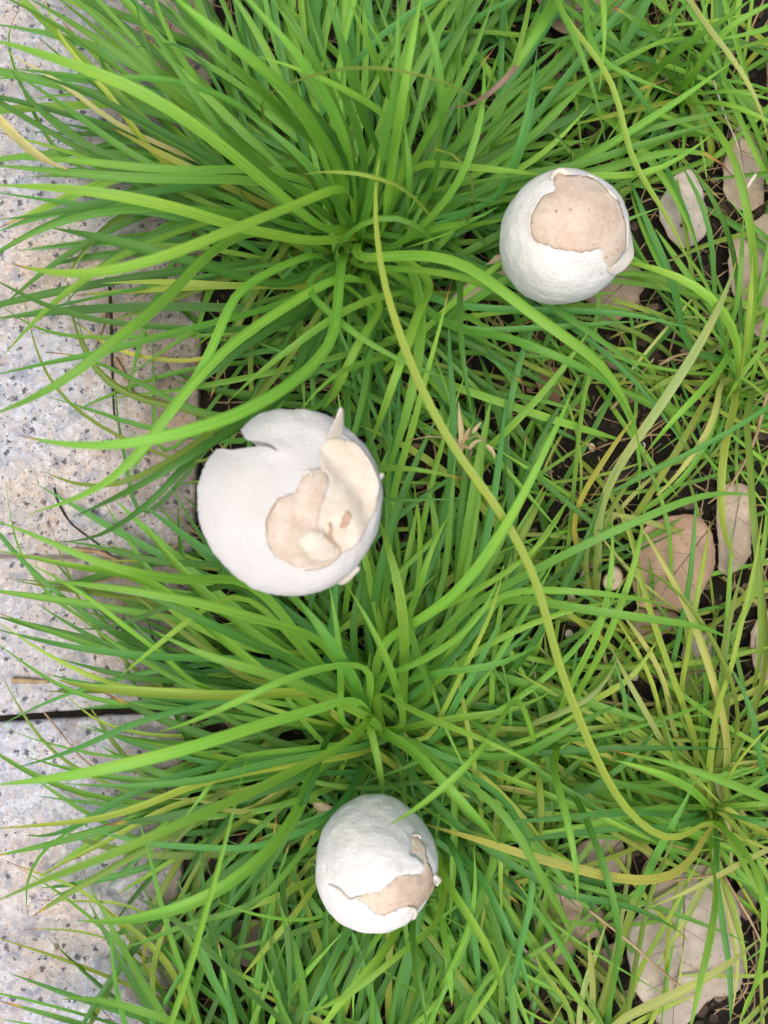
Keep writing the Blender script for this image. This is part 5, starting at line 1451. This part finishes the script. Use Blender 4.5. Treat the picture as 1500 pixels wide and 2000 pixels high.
chip(1160, 872, .0022, 'tiny white chip between blades of the bare-soil tuft', 5)
chip(1248, 1322, .0038, 'brownish pale chip behind yellow-green stems', 6)
chip(1260, 870, .0020, 'tiny white chip beside the broad pale yellow leaf', 7)

# withered flower head: stalk, bracts, florets
def flower():
    c = at(905, 870, .085); e = empty('withered_flower', (c.x, c.y, 0)); tag(e, 'withered tan grass flower head drooping over the green blades', 'flower')
    off = Vector((c.x, c.y, 0))
    st = catmull([Vector((0.004, -0.01, 0)), Vector((0.004, -0.006, .04)), at(920, 880, .08)-off, at(903, 868, .086)-off], 12)
    V, F = tube(st, [.0006]*13, 6); link('stalk', mesh('stalk', V, F), e, M_STRAW)
    def husk(name, pts, w, mat, h):
        P = [at(x, y, h)-off for x, y in tp('e', pts)]
        me, C = leaf_mesh(P, w/1000, 8, .3, .5, .4, .6, base=.4); o = link(name, me, e, mat)
    husk('bract', [(1200,1170),(1210,1050),(1195,930),(1188,850)], 2.4, M_HUSK, .086)
    husk('floret', [(1210,1150),(1180,1110),(1165,1070)], 2.2, M_STRAW, .087)
    husk('floret', [(1250,1130),(1290,1090),(1330,1080)], 1.8, M_HUSK, .085)
    husk('floret', [(1270,1040),(1300,1000),(1325,970)], 1.7, M_HUSK, .084)
    husk('floret', [(1350,1110),(1385,1150),(1395,1190)], 2.2, M_HUSK, .082)
    husk('floret', [(1230,1080),(1240,1040),(1260,1000)], 1.8, M_STRAW, .087)
    V, F = tube([at(905, 862, .086)-off, at(870, 855, .084)-off, at(838, 852, .08)-off, at(800, 860, .078)-off], .0003, 5); link('awn', mesh('awn', V, F), e, M_STRAW)
    V, F = tube([at(905, 862, .086)-off, at(930, 850, .085)-off, at(950, 862, .084)-off], .0003, 5); link('awn', mesh('awn', V, F), e, M_STRAW)
flower()

# ------------------------------------------------------------------ uncountable litter and moss
def crumbs():
    rr = random.Random(3); V = []; F = []
    ico = bmesh.new(); bmesh.ops.create_icosphere(ico, subdivisions=1, radius=1)
    iv = [v.co.copy() for v in ico.verts]; jf = [[v.index for v in f.verts] for f in ico.faces]; ico.free()
    for k in range(5200):
        x = rr.uniform(-.09, .24); y = rr.uniform(-.30, .30)
        if x < kerb_edge_x(y)+.003: continue
        s = rr.choice([.0005, .0007, .0010, .0014, .0022, .0034])*rr.uniform(.7, 1.3); b = len(V)
        c = Vector((x, y, soil_z(x, y)+s*.2)); M = Matrix.Rotation(rr.uniform(0, 6), 3, 'Z')
        for v in iv: V.append(c+M @ Vector((v.x*s*rr.uniform(.7, 1.3), v.y*s*rr.uniform(.7, 1.2), v.z*s*rr.uniform(.6, 1))))
        for f in jf: F.append(tuple(b+i for i in f))
    tag(link('soil_crumbs', mesh('soil_crumbs', V, F, smooth=False), None, M_CRUMB), 'dark crumbs of soil over the bare bed', 'soil crumbs', kind='stuff')
crumbs()

def straw():
    rr = random.Random(9); V = []; F = []
    for k in range(1100):
        x = rr.uniform(-.085, .24); y = rr.uniform(-.30, .30)
        if x < kerb_edge_x(y)-.006: continue
        a = rr.uniform(0, 6.28); le = rr.uniform(.012, .06); w = rr.uniform(.0002, .0009)
        bend = rr.gauss(0, .8); P = []; p = Vector((x, y, 0))
        for i in range(7):
            P.append(Vector((p.x, p.y, max(surf_z(p.x, p.y)+.0015, surf_z(p.x, p.y)+.002+.006*rr.random()*math.sin(i/6*3.14)))))
            aa = a+bend*i/6; p = p+Vector((math.cos(aa), math.sin(aa), 0))*(le/6)
        b = len(V); v, f = tube(P, w*.6, 4, False)
        V += v; F += [tuple(b+i for i in q) for q in f]
    tag(link('dead_grass', mesh('dead_grass', V, F), None, M_STRAW), 'thin brown shreds of dead grass littering the soil', 'dead grass', kind='stuff')
straw()

def flakes():
    rr = random.Random(31); V = []; F = []
    for k in range(520):
        x = rr.uniform(-.085, .24); y = rr.uniform(-.30, .30)
        if x < kerb_edge_x(y)-.012: continue
        s = rr.uniform(.0012, .0046); a = rr.uniform(0, 6.28); n = rr.randint(5, 7); b = len(V)
        z0 = surf_z(x, y)+.0016; tx, ty = rr.uniform(-.5, .5), rr.uniform(-.5, .5)
        V.append(Vector((x, y, z0+s*.15)))
        for i in range(n):
            q = a+6.283*i/n; r = s*rr.uniform(.55, 1.15); dx, dy = math.cos(q)*r, math.sin(q)*r*.6
            V.append(Vector((x+dx, y+dy, max(z0-.0008, z0+dx*tx+dy*ty))))
        for i in range(n): F.append((b, b+1+i, b+1+(i+1) % n))
    tag(link('leaf_litter', mesh('leaf_litter', V, F), None, M_LITTER), 'tiny broken brown leaf flakes strewn over the dark soil', 'leaf litter', kind='stuff')
flakes()

def moss(name, spots, n, label, zf):
    rr = random.Random(13); V = []; F = []
    for (px, py, rx, ry) in spots:
        for k in range(n):
            c = at(px+rr.gauss(0, rx), py+rr.gauss(0, ry), 0.0); c.z = zf(c.x, c.y)
            a = rr.uniform(0, 6.28); s = rr.uniform(.0006, .0016); up = Vector((math.cos(a)*.6, math.sin(a)*.6, rr.uniform(.5, 1.2)))*s
            sd3 = Vector((-math.sin(a), math.cos(a), 0))*s*.28; b = len(V)
            V += [c-sd3, c+sd3, c+up]; F.append((b, b+1, b+2))
    tag(link(name, mesh(name, V, F, smooth=False), None, M_MOSS), label, 'moss', kind='stuff')
moss('moss', [(1150,1215,30,25),(1170,1290,30,40),(1185,950,25,25),(1165,950,25,30),(1200,1170,25,15),(1040,870,20,20),(1330,1330,25,20),(1450,940,25,25)], 420,
     'patches of tiny green moss on the dark soil', lambda x, y: soil_z(x, y)+.0004)
def joint_fill():
    # packed dark earth in the joint between the two stones
    V = []; F = []; n = 60
    for i in range(n+1):
        px = -200+(560)*i/n; y0 = 1408-(px+210)/575*36; 
        for k, dy in enumerate((-4, 6, 14, 26)):
            p = at(px, y0+dy, 0.006); V.append((p.x, p.y, 0.0075+0.0015*noise.noise((p.x*200, p.y*200, 3))-(0.002 if k in (0, 3) else 0)))
    for i in range(n):
        for k in range(3):
            a = i*4+k; F.append((a, a+1, a+5, a+4))
    tag(link('joint_soil', mesh('joint_soil', V, F), None, M_SOIL), kind='structure')
joint_fill()
def tight_joint():
    V = []; F = []; n = 40
    for i in range(n+1):
        px = -205+590*i/n; yc = 1080+(px+210)/600*13.5
        for dy in (-4, 4):
            p = at(px, yc+dy, 0.010); V.append((p.x, p.y, 0.0098+0.0004*noise.noise((p.x*300, p.y*300, 1))))
    for i in range(n): F.append((2*i, 2*i+1, 2*i+3, 2*i+2))
    tag(link('joint_mortar', mesh('joint_mortar', V, F), None, M_PAVE), kind='structure')
tight_joint()
moss('joint_moss', [(x, 1417-(x+10)/575*36, 14, 4) for x in range(-40, 250, 22)], 260, 'green moss growing in the wide joint of the granite kerb', lambda x, y: 0.0082)
